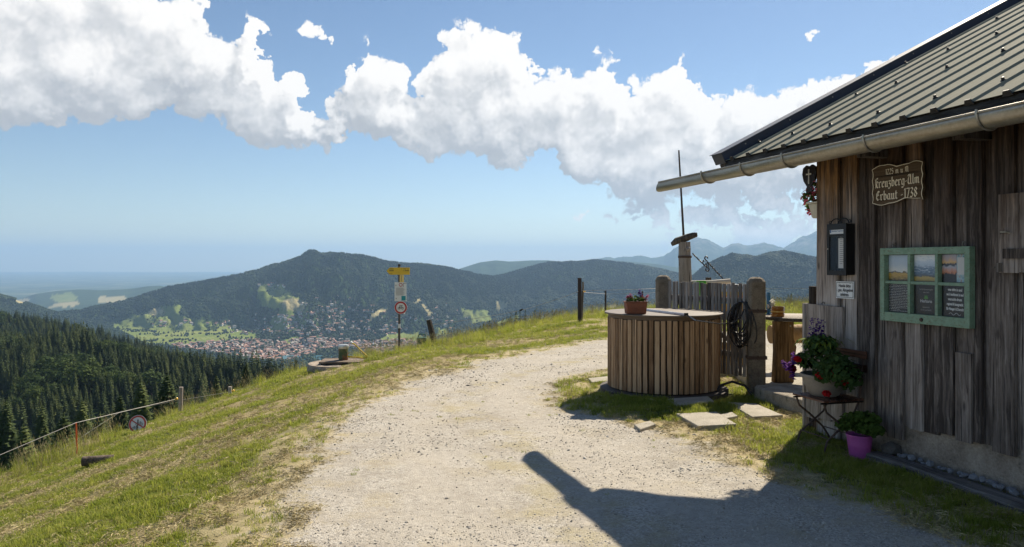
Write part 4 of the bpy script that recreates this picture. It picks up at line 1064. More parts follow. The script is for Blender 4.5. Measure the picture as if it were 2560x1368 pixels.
def m_concrete(nt, b, lo=(.16, .14, .115), hi=(.40, .36, .30), moss=True):
    tc = nt.node('ShaderNodeTexCoord').outputs['Object']
    n1 = nt.noise(tc, 5.0, 6, .65); n2 = nt.noise(tc, 60.0, 4, .6); v = nt.vor(tc, 130.0, 1)
    f = nt.math('ADD', nt.math('MULTIPLY', n1, .6), nt.math('MULTIPLY', n2, .4))
    c = nt.ramp(f, [(.33, lo), (.66, hi)])
    if moss: c = nt.mix(nt.mapr(nt.noise(tc, 8.0, 5, .7), .56, .72, 0, .7), c, (.05, .05, .03))
    nt.put(b.inputs['Base Color'], c); b.inputs['Roughness'].default_value = .95
    nt.put(b.inputs['Normal'], nt.bump(nt.math('ADD', n2, nt.math('MULTIPLY', v, .6)), .8, .008))
M_CONC = mat('rough_concrete', lambda nt, b: m_concrete(nt, b, (.10, .082, .06), (.29, .245, .185), True))
M_CONC2 = mat('pale_concrete', lambda nt, b: m_concrete(nt, b, (.30, .27, .21), (.50, .46, .38), False))
M_PLASTER = mat('crumbling_plaster', lambda nt, b: m_concrete(nt, b, (.19, .15, .115), (.50, .42, .335), True))
def m_zinc(nt, b):
    tc = nt.node('ShaderNodeTexCoord').outputs['Object']
    n = nt.noise(nt.scale(tc, (1.5, 8, 8)), 2.0, 6, .65); n2 = nt.noise(tc, 40, 3, .6)
    nt.put(b.inputs['Base Color'], nt.ramp(nt.math('ADD', nt.math('MULTIPLY', n, .7), nt.math('MULTIPLY', n2, .3)), [(.3, (.24, .21, .165)), (.5, (.38, .35, .29)), (.7, (.54, .50, .43))]))
    b.inputs['Metallic'].default_value = .75; nt.put(b.inputs['Roughness'], nt.mapr(n, .3, .7, .34, .55))
M_ZINC = mat('weathered_zinc', m_zinc)
def m_sheet(nt, b):
    tc = nt.node('ShaderNodeTexCoord').outputs['Object']
    n = nt.noise(nt.scale(tc, (4, .8, .8)), 2.0, 6, .65); n2 = nt.noise(tc, 25, 4, .6)
    nt.put(b.inputs['Base Color'], nt.ramp(nt.math('ADD', nt.math('MULTIPLY', n, .7), nt.math('MULTIPLY', n2, .3)), [(.3, (.165, .165, .125)), (.5, (.215, .213, .165)), (.7, (.265, .262, .205))]))
    b.inputs['Metallic'].default_value = .0; nt.put(b.inputs['Roughness'], nt.mapr(n, .3, .7, .85, .95)); b.inputs['Specular IOR Level'].default_value = .05
M_SHEET = mat('roof_sheet', m_sheet)
M_VERGE = mat('blue_grey_flashing', None, (.030, .037, .060), .42)
M_VERGETOP = M_VERGE
M_IRON = mat('black_iron', None, (.018, .017, .017), .5, .3)
M_RUST = mat('rusty_iron', None, (.085, .055, .042), .75, .2)
M_RUBBER = mat('black_cable', None, (.02, .02, .021), .45)
M_WHITE = mat('white_enamel', None, (.72, .72, .70), .4, var=.06)
M_INK = mat('black_print', None, (.02, .02, .022), .6)
M_CREAM = mat('cream_paint', None, (.80, .69, .50), .6, var=.1)
M_YELLOW = mat('yellow_sign', None, (.72, .46, .02), .45, var=.06)
M_RED = mat('red_enamel', None, (.42, .015, .02), .45, var=.08)
def m_greenpaint(nt, b):
    tc = nt.node('ShaderNodeTexCoord').outputs['Object']
    n = nt.noise(nt.scale(tc, (9, 9, 9)), 2.0, 6, .7); ch = nt.noise(nt.scale(tc, (12, 30, 30)), 3.0, 5, .7)
    c = nt.ramp(n, [(.3, (.15, .25, .165)), (.7, (.26, .375, .26))])
    nt.put(b.inputs['Base Color'], nt.mix(nt.mapr(ch, .56, .64), c, (.17, .14, .075))); b.inputs['Roughness'].default_value = .6
    nt.put(b.inputs['Normal'], nt.bump(ch, .3, .003))
M_GREENP = mat('chipped_green_paint', m_greenpaint)
# ------------------------------------------------------------------ the hut; local x runs along the wall towards the camera, y into the hut
DX, DY = -.28260, .95924; NX, NY = .95924, .28260; WC = 4.9
def s_of(px, c=WC):
    t = (px - CXP) / F; Y = c / (NX * t + NY); return DX * t * Y + DY * Y, Y
S0, _ = s_of(2058)
HUT_RZ = math.atan2(-DY, -DX)
def wall_world(x, o, z): 
    s = S0 - x; return Vector((DX * s + NX * (WC - o), DY * s + NY * (WC - o), z))
def wp(px, py, o=0.0):
    s, Y = s_of(px, WC - o); return S0 - s, EYE - (py - HZ) / F * Y
hut = empty('alm_hut', wall_world(0, 0, 0), HUT_RZ, 'weathered dark timber hut with ribbed metal roof and zinc gutter', 'hut')
def on_wall(name, px, py, o, label, cat):
    x, z = wp(px, py, o); return empty(name, wall_world(x, o, z), HUT_RZ, label, cat)
HL, HD = 10.0, 8.0
MB().box(.02, HL, .03, HD, .20, 2.66).build('light_block_core', M_DARKW, hut)  # solid dark hut body behind the boards, added to block light
MB().box(.05, HL - .05, -.012, .5, -.3, .42).build('foundation', M_PLASTER, hut)
seams = [2058,2107,2126,2154,2166,2200,2236,2268,2290,2317,2356,2395,2437,2468,2502,2549]
sx = [wp(p, 600)[0] for p in seams]
while sx[-1] < HL - .2: sx.append(sx[-1] + random.choice((.10, .15, .19, .13)))
lows = {}
def board_low(x):
    if x < wp(2107, 900)[0]: return .02
    if x < wp(2262, 900)[0]: return .185
    return .315 + .02 * math.sin(x * 9)
brd = random.Random(3)
for i in range(len(sx) - 1):
    x0, x1 = sx[i], sx[i + 1]; pr = (i % 2 == 0)
    lap = .016 if pr else -.002
    zb = board_low((x0 + x1) / 2) + brd.uniform(-.03, .03); o0 = .040 if pr else .004
    n = 7; V = []; Fc = []; th = .027; tw = brd.uniform(-.004, .004)
    for k in range(n + 1):
        z = zb + (2.64 - zb) * k / n; j0, j1 = brd.uniform(-.003, .003), brd.uniform(-.003, .003); b_ = .003 * math.sin(k * 1.3 + i)
        xa, xb = x0 - lap + j0, x1 + lap + j1
        V += [(xa, -o0, z), (xa + .004, -o0 - th + b_ + tw, z), (xb - .004, -o0 - th + b_ - tw, z), (xb, -o0, z)]
    for k in range(n):
        a = 4 * k
        for q in range(3): Fc.append((a + q, a + q + 1, a + q + 5, a + q + 4))
    Fc += [(0, 3, 2, 1), (4 * n, 4 * n + 1, 4 * n + 2, 4 * n + 3)]
    MB().add(V, Fc).build('plank', M_WALL, hut)
MB().box(-.022, -.003, -.030, .12, .02, 2.6).build('corner_plank', M_WALL, hut)
# nailed-on shorter board low on the wall
xa, za = wp(2395, 880, .06); xb, zb_ = wp(2434, 1092, .06)
MB().box(xa, xb, -.086, -.062, .30, za).build('patch_plank', M_GREYW, hut)
# shutter at the picture's right edge
xs0, zs1 = wp(2502, 487, .07); _, zs0 = wp(2502, 682, .07)
sh = MB()
for k in range(5): sh.box(xs0 + k * .16, xs0 + k * .16 + .155, -.095, -.064, zs0 + .004 * k, zs1)
shut = sh.build('shutter', M_WALL, hut)
MB().box(xs0 + .05, xs0 + .75, -.115, -.096, zs0 + .1, zs0 + .17).build('shutter_ledge', M_WALL, shut)
xh, zh = wp(2515, 583, .1)
MB().tube([(xh - .035, -.105, zh), (xh - .02, -.125, zh + .008), (xh + .02, -.125, zh + .008), (xh + .035, -.105, zh)], .006, 6).build('hasp', M_ZINC, shut, True)
xh, zh = wp(2503, 668, .1)
MB().box(xh - .012, xh + .002, -.13, -.1, zh - .035, zh + .03).box(xh - .05, xh - .012, -.115, -.1, zh - .008, zh + .004).build('turn_latch', M_DRIFT, shut)
# ---- roof
SL = .512; ang = math.atan(SL); EO, EZ = .55, 2.718
rx0, rx1 = -.86, HL + .4; RLEN = (HD / 2 + EO) / math.cos(ang)
roof = empty('roof'); roof.parent = hut; roof.location = (0, -EO, EZ); roof.rotation_euler = (ang, 0, 0)   # local y runs up the slope
s_r, _ = s_of(1832, WC - EO); RIB0 = S0 - s_r; RIB = .2795
ribs = [RIB0 + RIB * k for k in range(-1, 40) if rx0 + .03 < RIB0 + RIB * k < rx1]
def sheet(xa, xb, rr):
    prof = [(xa, 0)]
    for r_ in rr: prof += [(r_ - .034, 0), (r_ - .016, .0155), (r_ + .016, .0155), (r_ + .034, 0)]
    prof.append((xb, 0)); V = []; Fc = []; n = len(prof)
    ys = [0, RLEN * .25, RLEN * .5, RLEN * .75, RLEN]
    for y in ys: V += [(x, y, z + .003 * math.sin(x * 3 + y * 1.3)) for x, z in prof]
    for j in range(len(ys) - 1):
        for k in range(n - 1): Fc.append((j * n + k, j * n + k + 1, (j + 1) * n + k + 1, (j + 1) * n + k))
    return MB().add(V, Fc)
k = 0
while k < len(ribs):
    grp = ribs[k:k + 4]; xa = rx0 if k == 0 else grp[0] - RIB / 2; xb = grp[-1] + RIB / 2 + (.0)
    o = sheet(xa, xb, grp).build('roof_sheet', M_SHEET, roof)
    sd = o.modifiers.new('gauge', 'SOLIDIFY'); sd.thickness = .002
    k += 4
rib_shade0 = None  # black plates drawn as the shade inside the open rib mouths
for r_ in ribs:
    if rib_shade0 is None: rib_shade0 = MB().prism([(-.038, -.012), (.038, -.012), (.022, .027), (-.022, .027)], -.012, -.003).build('rib_end_shade', M_IRON, roof); rib_shade0.location = (r_, 0, 0)
    else: share('rib_end_shade', rib_shade0, roof, (r_, 0, 0))
scr = None
sr = random.Random(8)
for row, yy in enumerate((.34, 1.45, 2.5, 3.6)):
    for q, r_ in enumerate(ribs):
        if (q + row) % 2: continue
        loc = (r_ + sr.uniform(-.006, .006), yy + sr.uniform(-.03, .03), .0155)
        if scr is None:
            scr = MB().lathe([(.019, 0), (.019, .006), (.011, .012), (.011, .026), (.0, .028)], 8).build('roof_screw', M_IRON, roof); scr.location = loc
        else: share('roof_screw', scr, roof, loc)
MB().box(rx0, rx1, .03, RLEN, -.055, -.012).build('soffit', M_DARKW, roof)
vg = MB().box(rx0 - .16, rx0 + .035, -.01, RLEN, -.03, .085)
vg.build('verge_flashing', M_VERGE, roof, bevel=.004)
MB().box(rx0 - .18, rx0 + .05, -.02, RLEN, .088, .094).build('verge_cap', mat('flashing_top', None, (.07, .08, .105), .5), roof)
v0 = None
for q in range(7):
    if v0 is None: v0 = MB().lathe([(.008, 0), (.008, .004), (.0, .006)], 6).build('flashing_screw', M_ZINC, roof); v0.rotation_euler = (0, R(90), 0); v0.location = (rx0 + .036, .3, .055)
    else: share('flashing_screw', v0, roof, (rx0 + .036, .3 + q * .62, .055), (0, R(90), 0))
MB().box(rx0 - .10, rx0 + .02, .0, RLEN, -.19, -.035).build('verge_board', M_DARKW, roof)
MB().box(rx0, rx1, -EO + .02, -EO + .055, EZ - .155, EZ - .012).build('fascia', M_FASCIA, hut)
raf = None
for q in range(9):
    xr = wp(2395, 352, .3)[0] + (q - 3) * .95
    if xr < .1: continue
    if raf is None: raf = MB().box(-.05, .05, -.30, .03, -.15, -.02).build('rafter', M_DARKW, hut); raf.location = (xr, 0, EZ - .03)
    else: share('rafter', raf, hut, (xr, 0, EZ - .03))
# the far roof half, behind the ridge
far = MB().add([(rx0, HD / 2, EZ + (HD / 2 + EO) * SL + .03), (rx1, HD / 2, EZ + (HD / 2 + EO) * SL + .03), (rx1, HD + EO, EZ), (rx0, HD + EO, EZ)], [(0, 1, 2, 3)])
far.build('rear_roof', M_SHEET, hut)
gz0 = EZ - .06
gab = MB().add([(.03, .05, 2.6), (.03, HD - .05, 2.6), (.03, HD / 2, 2.6 + HD / 2 * SL - .02), (.09, .05, 2.6), (.09, HD - .05, 2.6), (.09, HD / 2, 2.6 + HD / 2 * SL - .02)], [(0, 2, 1), (3, 4, 5), (0, 3, 5, 2), (1, 2, 5, 4), (0, 1, 4, 3)])
gab.build('gable', M_WALL, hut)
# ---- gutter
GO, GZ, GR = .66, 2.592, .095
s_t, _ = s_of(1648, WC - GO); gx0 = S0 - s_t
def gutter():
    V = []; Fc = []; n = 12; xs_ = [gx0, gx0 + .0, rx1]; o_ = 0
    prof = [(math.cos(a), math.sin(a)) for a in [math.pi + math.pi * k / n for k in range(n + 1)]]
    cols = []
    for j, x in enumerate((gx0, gx0 + 3.0, gx0 + 6.0, rx1)):
        for k, (c, s) in enumerate(prof):
            xx = x + (.16 * (1 + s) if j == 0 else 0)
            V.append((xx, -GO + c * GR, GZ + s * GR))
        # inner wall
    m = len(prof)
    for j in range(3):
        for k in range(m - 1): Fc.append((j * m + k, j * m + k + 1, (j + 1) * m + k + 1, (j + 1) * m + k))
    return MB().add(V, Fc)
gut = gutter().build('gutter', M_ZINC, hut, True)
sd = gut.modifiers.new('gauge', 'SOLIDIFY'); sd.thickness = .003; sd.offset = 0
MB().tube([(gx0 + .16, -GO - GR, GZ + .004), (rx1, -GO - GR, GZ + .004)], .008, 8).build('gutter_bead', M_ZINC, gut, True)
br0 = None
for s_b in (6.96, 6.25, 5.61, 4.63, 3.66, 2.7, 1.7, .7):
    if br0 is None:
        P_ = [(0, -GO + math.cos(a) * (GR + .007), GZ + math.sin(a) * (GR + .007)) for a in [math.pi * (.93 + 1.12 * k / 14) for k in range(15)]]
        br0 = MB().tube(P_, .009, 6).build('gutter_bracket', M_ZINC, gut, True); br0.location = (S0 - s_b, 0, 0)
    else: share('gutter_bracket', br0, gut, (S0 - s_b, 0, 0))
# ------------------------------------------------------------------ carved name board
GL = {'r': (.5, [[(0,.95),(.12,.85),(.12,.12),(.26,0)],[(.12,.82),(.38,1.0),(.5,.85)]]),
 'e': (.5, [[(.3,1),(.08,.8),(.08,.2),(.3,0),(.5,.18)],[(.3,1),(.48,.75),(.12,.48)]]),
 'u': (.62, [[(0,.95),(.12,.85),(.12,.15),(.25,0),(.46,.18)],[(.36,.95),(.48,.85),(.48,.12),(.62,0)]]),
 'z': (.5, [[(.05,.95),(.45,.92),(.15,.55),(.45,.4),(.45,.0),(.2,-.35),(0,-.2)]]),
 'b': (.56, [[(.1,1.55),(.1,.15),(.3,0),(.5,.2),(.5,.75),(.3,1),(.1,.82)]]),
 'g': (.55, [[(.5,.88),(.25,1),(.08,.75),(.08,.2),(.28,.02),(.5,.2)],[(.5,1),(.5,-.2),(.3,-.45),(.05,-.3)]]),
 'l': (.26, [[(.1,1.6),(.1,.12),(.25,0)]]),
 'm': (.84, [[(0,.92),(.1,.85),(.1,.02)],[(.1,.8),(.3,1),(.4,.85),(.4,.02)],[(.4,.8),(.6,1),(.7,.85),(.7,.12),(.84,0)]]),
 'a': (.62, [[(.48,.88),(.25,1),(.08,.75),(.08,.2),(.28,.02),(.48,.2)],[(.48,1),(.48,.12),(.62,0)]]),
 't': (.44, [[(.15,1.35),(.15,.15),(.32,0),(.45,.1)],[(0,.95),(.38,.95)]]),
 'K': (.56, [[(.1,1.5),(.1,.0)],[(.1,1.45),(.36,1.65),(.5,1.5)],[(.1,.92),(.4,1.1),(.46,.85),(.16,.68)],[(.2,.7),(.36,.1),(.54,0)]]),
 'A': (.76, [[(0,1.3),(.22,1.6),(.32,1.4),(.12,.9),(.06,.3),(.3,0),(.56,.18)],[(.56,1.6),(.56,.12),(.74,0)]]),
 'E': (.66, [[(.6,1.4),(.35,1.6),(.08,1.2),(.05,.4),(.3,0),(.62,.22)],[(.36,1.5),(.3,.85),(.15,.7)],[(.22,.85),(.5,.9)]]),
 'M': (.95, [[(0,1.2),(.12,1.4),(.16,.2),(.02,0)],[(.14,1.2),(.38,1.5),(.48,1.3),(.48,.02)],[(.48,1.2),(.7,1.5),(.82,1.3),(.82,.12),(.95,0)]]),
 '1': (.34, [[(.05,1.25),(.24,1.55),(.24,0)]]), '7': (.5, [[(0,1.5),(.5,1.5),(.2,0)]]), '2': (.55, [[(.05,1.3),(.28,1.55),(.5,1.25),(.06,.06),(.54,.06)]]),
 '3': (.52, [[(.05,1.42),(.3,1.58),(.48,1.3),(.2,.85),(.5,.5),(.3,0),(.03,.15)]]), '8': (.55, [[(.28,.85),(.05,1.2),(.28,1.55),(.5,1.2),(.28,.85),(.03,.4),(.28,0),(.53,.4),(.28,.85)]]),
 '5': (.52, [[(.48,1.5),(.12,1.5),(.08,.88),(.35,.95),(.5,.5),(.3,0),(.03,.15)]]), '-': (.4, [[(.06,.5),(.36,.58)]]), ' ': (.4, [])}
def fraktur(txt, width, xh, nib, gap=.14):
    tot = sum(GL[c][0] + gap for c in txt) - gap; k = width / tot; mb = MB(); x = 0; na = R(38)
    nx, nz = math.cos(na) * nib / 2, math.sin(na) * nib / 2
    for c in txt:
        w, st = GL[c]
        for s_ in st:
            for (a, b_), (c2, d) in zip(s_[:-1], s_[1:]):
                p = ((x + a) * k, b_ * xh); q = ((x + c2) * k, d * xh)
                mb.add([(p[0] - nx, 0, p[1] - nz), (p[0] + nx, 0, p[1] + nz), (q[0] + nx, 0, q[1] + nz), (q[0] - nx, 0, q[1] - nz)], [(0, 1, 2, 3)])
                dx, dz = q[0] - p[0], q[1] - p[1]; L = math.hypot(dx, dz) or 1; hx, hz_ = -dz / L * nib * .16, dx / L * nib * .16
                mb.add([(p[0] - hx, -.0003, p[1] - hz_), (p[0] + hx, -.0003, p[1] + hz_), (q[0] + hx, -.0003, q[1] + hz_), (q[0] - hx, -.0003, q[1] - hz_)], [(0, 1, 2, 3)])
        x += w + gap
    return mb
sg = on_wall('name_board', 2187, 512, .076, 'carved brown board with pale Gothic lettering naming the hut', 'sign')
SW = wp(2314, 450, .076)[0] - wp(2187, 450, .076)[0]; SH = wp(2187, 425, .076)[1] - wp(2187, 512, .076)[1]
def wavy(inset=0.0):
    P_ = []
    def edge(n, f):
        for k in range(n): P_.append(f(k / n))
    w_, h_ = SW, SH
    edge(26, lambda t: (t * w_, -.018 * math.sin(t * 6.28) - .010 * abs(math.sin(t * 9.4)) + .012))
    edge(16, lambda t: (w_ - .014 * abs(math.sin(t * 9.4)) + .004, t * h_))
    edge(26, lambda t: (w_ * (1 - t), h_ + .030 * math.sin((1 - t) * 3.5 + .8) * math.sin((1 - t) * 6.28) * .8 + .008 * abs(math.sin(t * 12.5))))
    edge(16, lambda t: (.012 * abs(math.sin(t * 9.4)) - .004, h_ * (1 - t)))
    if inset:
        c = Vector((w_ / 2, h_ / 2)); P_ = [tuple(Vector(p) + (c - Vector(p)).normalized() * inset) for p in P_]
    return P_
M_BOARD = mat('carved_brown_board', wood_fn(((.03, .017, .009), (.06, .036, .019), (.09, .056, .03), (.12, .08, .045)), axis=0, knots=False))
MB().prism(wavy(), -.026, 0).build('board', M_BOARD, sg)
o_, i_ = wavy(), wavy(.007); n_ = len(o_)
MB().add([(x, -.0275, z) for x, z in o_] + [(x, -.0275, z) for x, z in i_], [(k, (k + 1) % n_, n_ + (k + 1) % n_, n_ + k) for k in range(n_)]).build('border', M_CREAM, sg)
for txt, w_, xh, x_, z_, nib in (('Kreuzberg-Alm', SW * .86, SH * .165, SW * .07, SH * .46, .0125), ('Erbaut', SW * .43, SH * .165, SW * .09, SH * .10, .0125), ('-1738', SW * .31, SH * .165, SW * .585, SH * .10, .0125), ('1225 m u M', SW * .45, SH * .10, SW * .28, SH * .80, .0075)):
    o = fraktur(txt, w_, xh, nib).build('lettering', M_CREAM, sg); o.location = (x_, -.0278, z_)
# ------------------------------------------------------------------ black display case
x0c, z1c = wp(2075, 562, .14); x1c, z0c = wp(2122, 688, .14)
dc = empty('menu_case', wall_world(x0c, .074, z0c), HUT_RZ, 'black glazed menu case with scrolled iron top', 'display case')
CW, CH = x1c - x0c, z1c - z0c
c_ = MB().box(0, CW, -.012, 0, 0, CH); c_.box(0, .02, -.085, -.012, 0, CH).box(CW - .02, CW, -.085, -.012, 0, CH).box(.02, CW - .02, -.085, -.012, 0, .022).box(.02, CW - .02, -.085, -.012, CH - .02, CH)
c_.build('case', M_IRON, dc, bevel=.002)
fr = MB().box(-.004, .03, -.10, -.086, -.004, CH + .004).box(CW - .03, CW + .004, -.10, -.086, -.004, CH + .004).box(.03, CW - .03, -.10, -.086, -.004, .04).box(.03, CW - .03, -.10, -.086, CH - .05, CH + .004).box(.03, CW - .03, -.10, -.086, CH * .76, CH * .80)
fr.build('door_frame', M_IRON, dc, bevel=.002)
MB().box(.03, CW - .03, -.094, -.088, CH * .805, CH - .052).build('header_plate', M_WHITE, dc)
M_BLUEINK = mat('blue_print', None, (.04, .12, .30), .6)
tx = text('Brauhaus Tegernsee', CH * .040, dc, CW * .24, CH * .85, -.0955, M_BLUEINK); 
MB().box(.036, .05, -.0955, -.0945, CH * .83, CH * .90).build('crest', M_BLUEINK, dc)
M_PAPER = mat('paper', None, (.62, .60, .55), .8, var=.07)
MB().box(CW * .40, CW - .035, -.055, -.053, .06, CH * .72).build('menu_sheet', M_PAPER, dc)
lines = MB()
for k in range(15): lines.box(CW * .48, CW * (.62 + .22 * ((k * 37) % 10) / 10), -.0565, -.0555, .10 + k * CH * .04, .10 + k * CH * .04 + .005)
lines.build('printed_lines', mat('grey_print', None, (.22, .20, .19), .7), dc)
def m_glass(nt, b):
    b.inputs['Base Color'].default_value = (.95, .97, .97, 1); b.inputs['Roughness'].default_value = .03
    tr = nt.node('ShaderNodeBsdfTransparent'); gl = nt.node('ShaderNodeBsdfGlossy'); gl.inputs['Roughness'].default_value = .03
    mx = nt.node('ShaderNodeMixShader'); mx.inputs[0].default_value = .025; nt.l.new(tr.outputs[0], mx.inputs[1]); nt.l.new(gl.outputs[0], mx.inputs[2])
    nt.l.new(mx.outputs[0], nt.t.nodes['Material Output'].inputs['Surface'])
M_GLASS = mat('thin_glass', m_glass)
MB().box(.03, CW - .03, -.0935, -.0905, .04, CH * .76).build('pane', M_GLASS, dc)
MB().lathe([(.006, 0), (.006, .012), (0, .014)], 8).build('lock', M_ZINC, dc).location = (.012, -.10, CH * .5)
def scroll(cx, cz, r, a0, a1, n=14): return [(cx + r * (1 - .6 * k / n) * math.cos(a0 + (a1 - a0) * k / n), -.06, cz + r * (1 - .6 * k / n) * math.sin(a0 + (a1 - a0) * k / n)) for k in range(n + 1)]
orn = MB()
for sgn, cx in ((1, CW * .30), (-1, CW * .70)):
    orn.tube([(cx + CW * .28 * math.cos(a) * 1.0, -.06, CH + .005 + .045 * math.sin(a)) for a in [math.pi * k / 12 for k in range(13)]], .006, 6)
orn.tube(scroll(-.005, CH + .018, .018, 0, 5.5), .005, 6).tube(scroll(CW + .005, CH + .018, .018, 3.1, -2.4), .005, 6)
orn.build('scrollwork', M_IRON, dc, True)
# ------------------------------------------------------------------ dog notice
x0n, z1n = wp(2092, 703, .07); x1n, z0n = wp(2137, 748, .07)
dn = empty('dog_notice', wall_world(x0n, .076, z0n), HUT_RZ, 'small white notice asking for dogs on leads, below menu case', 'sign'); NW, NH = x1n - x0n, z1n - z0n
MB().box(0, NW, -.004, 0, 0, NH).build('plate', M_WHITE, dn)
b_ = .004; e_ = .009
MB().box(e_, NW - e_, -.0052, -.0042, e_, e_ + b_).box(e_, NW - e_, -.0052, -.0042, NH - e_ - b_, NH - e_).box(e_, e_ + b_, -.0052, -.0042, e_ + b_, NH - e_ - b_).box(NW - e_ - b_, NW - e_, -.0052, -.0042, e_ + b_, NH - e_ - b_).build('border', M_INK, dn)
for k, ln in enumerate(('Hunde bitte', 'i. ges. Almgebiet', 'anleinen.')): text(ln, NH * .26, dn, NW / 2, NH * (.66 - .25 * k), -.0055, M_INK, align='CENTER', sx=.78, bold=.0006)
MB().box(NW * .30, NW * .70, -.0052, -.0042, NH * .13, NH * .145).build('underline', M_INK, dn)
for k, (sx_, sz_) in enumerate(((.2, .9), (.8, .9), (.5, .07))): 
    o = MB().lathe([(.004, 0), (.003, .003), (0, .004)], 8).build('nail', M_ZINC, dn); o.rotation_euler = (R(90), 0, 0); o.location = (NW * sx_, -.004, NH * sz_)
# ------------------------------------------------------------------ old window used as notice board
x0w, z1w = wp(2209, 621, .09); x1w, z0w = wp(2434, 800, .09); _, z0w = wp(2209, 800, .09)
wn = empty('window_board', wall_world(x0w, .074, z0w), HUT_RZ, 'old six-pane window with chipped green frame used as notice board', 'notice board'); WW, WH = x1w - x0w, z1w - z0w
fs, td, mv = .046, .055, .026
for args in ((0, fs, 0, WH), (WW - fs, WW, 0, WH)): MB().box(args[0], args[1], -td, 0, args[2], args[3]).build('stile', M_GREENP, wn, bevel=.003)
for z_a, z_b in ((.0, .075), (WH - .055, WH)): MB().box(fs, WW - fs, -td + .002, 0, z_a, z_b).build('rail', M_GREENP, wn, bevel=.003)
iw = (WW - 2 * fs - 2 * mv) / 3; zmid = .075 + (WH - .13) * .52
for k in (1, 2): xk = fs + k * iw + (k - 1) * mv; MB().box(xk, xk + mv, -td + .006, -.004, .075, WH - .055).build('glazing_bar', M_GREENP, wn, bevel=.002)
for k in range(3): xk = fs + k * (iw + mv); MB().box(xk, xk + iw, -td + .010, -.006, zmid - .012, zmid + .012).build('glazing_bar', M_GREENP, wn, bevel=.002)
MB().box(.01, WW - .01, -.003, .004, .01, WH - .01).build('backing', M_DARKW, wn)
def pic(kind):
    def fn(nt, b):
        g = nt.node('ShaderNodeTexCoord').outputs['Generated']; s = nt.sep(g); u, v = s[0], s[2]
        n = nt.noise(nt.xyz(u, v, 0.0), 4.0, 6, .65); n2 = nt.noise(nt.xyz(nt.math('MULTIPLY', u, 3.0), nt.math('MULTIPLY', v, 9.0), 2.0), 2.0, 5, .7)
        w = nt.math('ADD', v, nt.math('MULTIPLY', nt.math('SUBTRACT', n, .5), .35))
        if kind == 0:
            c = nt.ramp(w, [(.0, (.10, .05, .01)), (.16, (.42, .24, .03)), (.28, (.50, .30, .05)), (.31, (.06, .05, .03)), (.36, (.72, .70, .62)), (.62, (.50, .56, .60)), (1, (.42, .52, .62))])
            c = nt.mix(nt.math('MULTIPLY', nt.mapr(n2, .45, .7), nt.mapr(v, .34, .26)), c, (.62, .40, .08))
        elif kind == 1:
            c = nt.ramp(w, [(.0, (.40, .28, .06)), (.14, (.50, .34, .08)), (.19, (.10, .10, .10)), (.3, (.10, .16, .22)), (.52, (.16, .23, .31)), (.6, (.46, .54, .62)), (.74, (.62, .68, .73)), (.8, (.80, .81, .80)), (1, (.83, .83, .82))])
            c = nt.mix(nt.math('MULTIPLY', nt.mapr(n2, .5, .62), nt.mapr(v, .2, .4)), c, (.60, .66, .72))
        elif kind == 2:
            c = nt.ramp(w, [(.0, (.012, .010, .010)), (.28, (.02, .015, .015)), (.33, (.55, .20, .08)), (.45, (.55, .30, .22)), (.56, (.42, .42, .45)), (.60, (.03, .03, .04)), (.66, (.05, .05, .06)), (.70, (.75, .45, .15)), (.85, (.50, .36, .32)), (1, (.40, .38, .42))])
        elif kind == 3:
            c = nt.ramp(n, [(.35, (.06, .20, .24)), (.5, (.40, .55, .58)), (.6, (.35, .16, .09)), (.7, (.60, .66, .66))])
        nt.put(b.inputs['Base Color'], c); b.inputs['Roughness'].default_value = .5
    return mat('photo_print_%d' % kind, fn)
M_CHALK = mat('blackboard', None, (.016, .015, .016), .7); M_CHALKW = mat('white_chalk', None, (.72, .72, .70), .9)
for k in range(3):
    xk = fs + k * (iw + mv)
    for j in range(2):
        za, zb2 = (zmid + .012, WH - .055) if j else (.075, zmid - .012)
        MB().box(xk, xk + iw, -.018, -.0155, za, zb2).build('pane', M_GLASS, wn)
        if j:
            if k < 2: MB().box(xk + .004, xk + iw - .004, -.009, -.006, za + .004, zb2 - .004).build('photo', pic(k), wn)
            else:
                MB().box(xk + .004, xk + iw * .55, -.009, -.006, za + .004, zb2 - .004).build('photo', pic(2), wn)
                MB().box(xk + iw * .56, xk + iw - .004, -.009, -.006, za + .004, zb2 - .004).build('photo', pic(3), wn)
                MB().box(xk + iw * .60, xk + iw - .008, -.0115, -.0095, za + (zb2 - za) * .28, zb2 - (zb2 - za) * .12).build('paper_slip', M_PAPER, wn)
        else: MB().box(xk + .003, xk + iw - .003, -.009, -.006, za, zb2).build('blackboard', M_CHALK, wn)
za, zb2 = .075, zmid - .012; hh = zb2 - za
tl = MB(); tr_ = random.Random(12)
for r_ in range(17):
    x_ = fs + .010; zl = zb2 - .012 - r_ * hh * .056
    while x_ < fs + iw - .02:
        wl = tr_.uniform(.008, .026); P_ = [(x_ + wl * q / 4, -.0095, zl + tr_.uniform(-.0022, .0022) - .03 * (x_ - fs) * .1) for q in range(5)]
        tl.tube(P_, .0014, 4); x_ += wl + .005
        if r_ == 15 and x_ > fs + iw * .4: break
tl.build('handwriting', M_CHALKW, wn)
x2 = fs + iw + mv + iw / 2
for ln, fy, sz in (('Auf da Kreuzbergalm', .82, .060), ('werd mit', .72, .060), ('Herbaria', .40, .125), ('Gewürzen', .22, .062), ('kocht und backt', .13, .062)):
    text(ln, hh * sz * 1.25, wn, x2, za + hh * fy, -.0095, M_CHALKW if sz > .1 else mat('grey_chalk', None, (.34, .34, .33), .9), align='CENTER', sx=.86)
lf = MB()
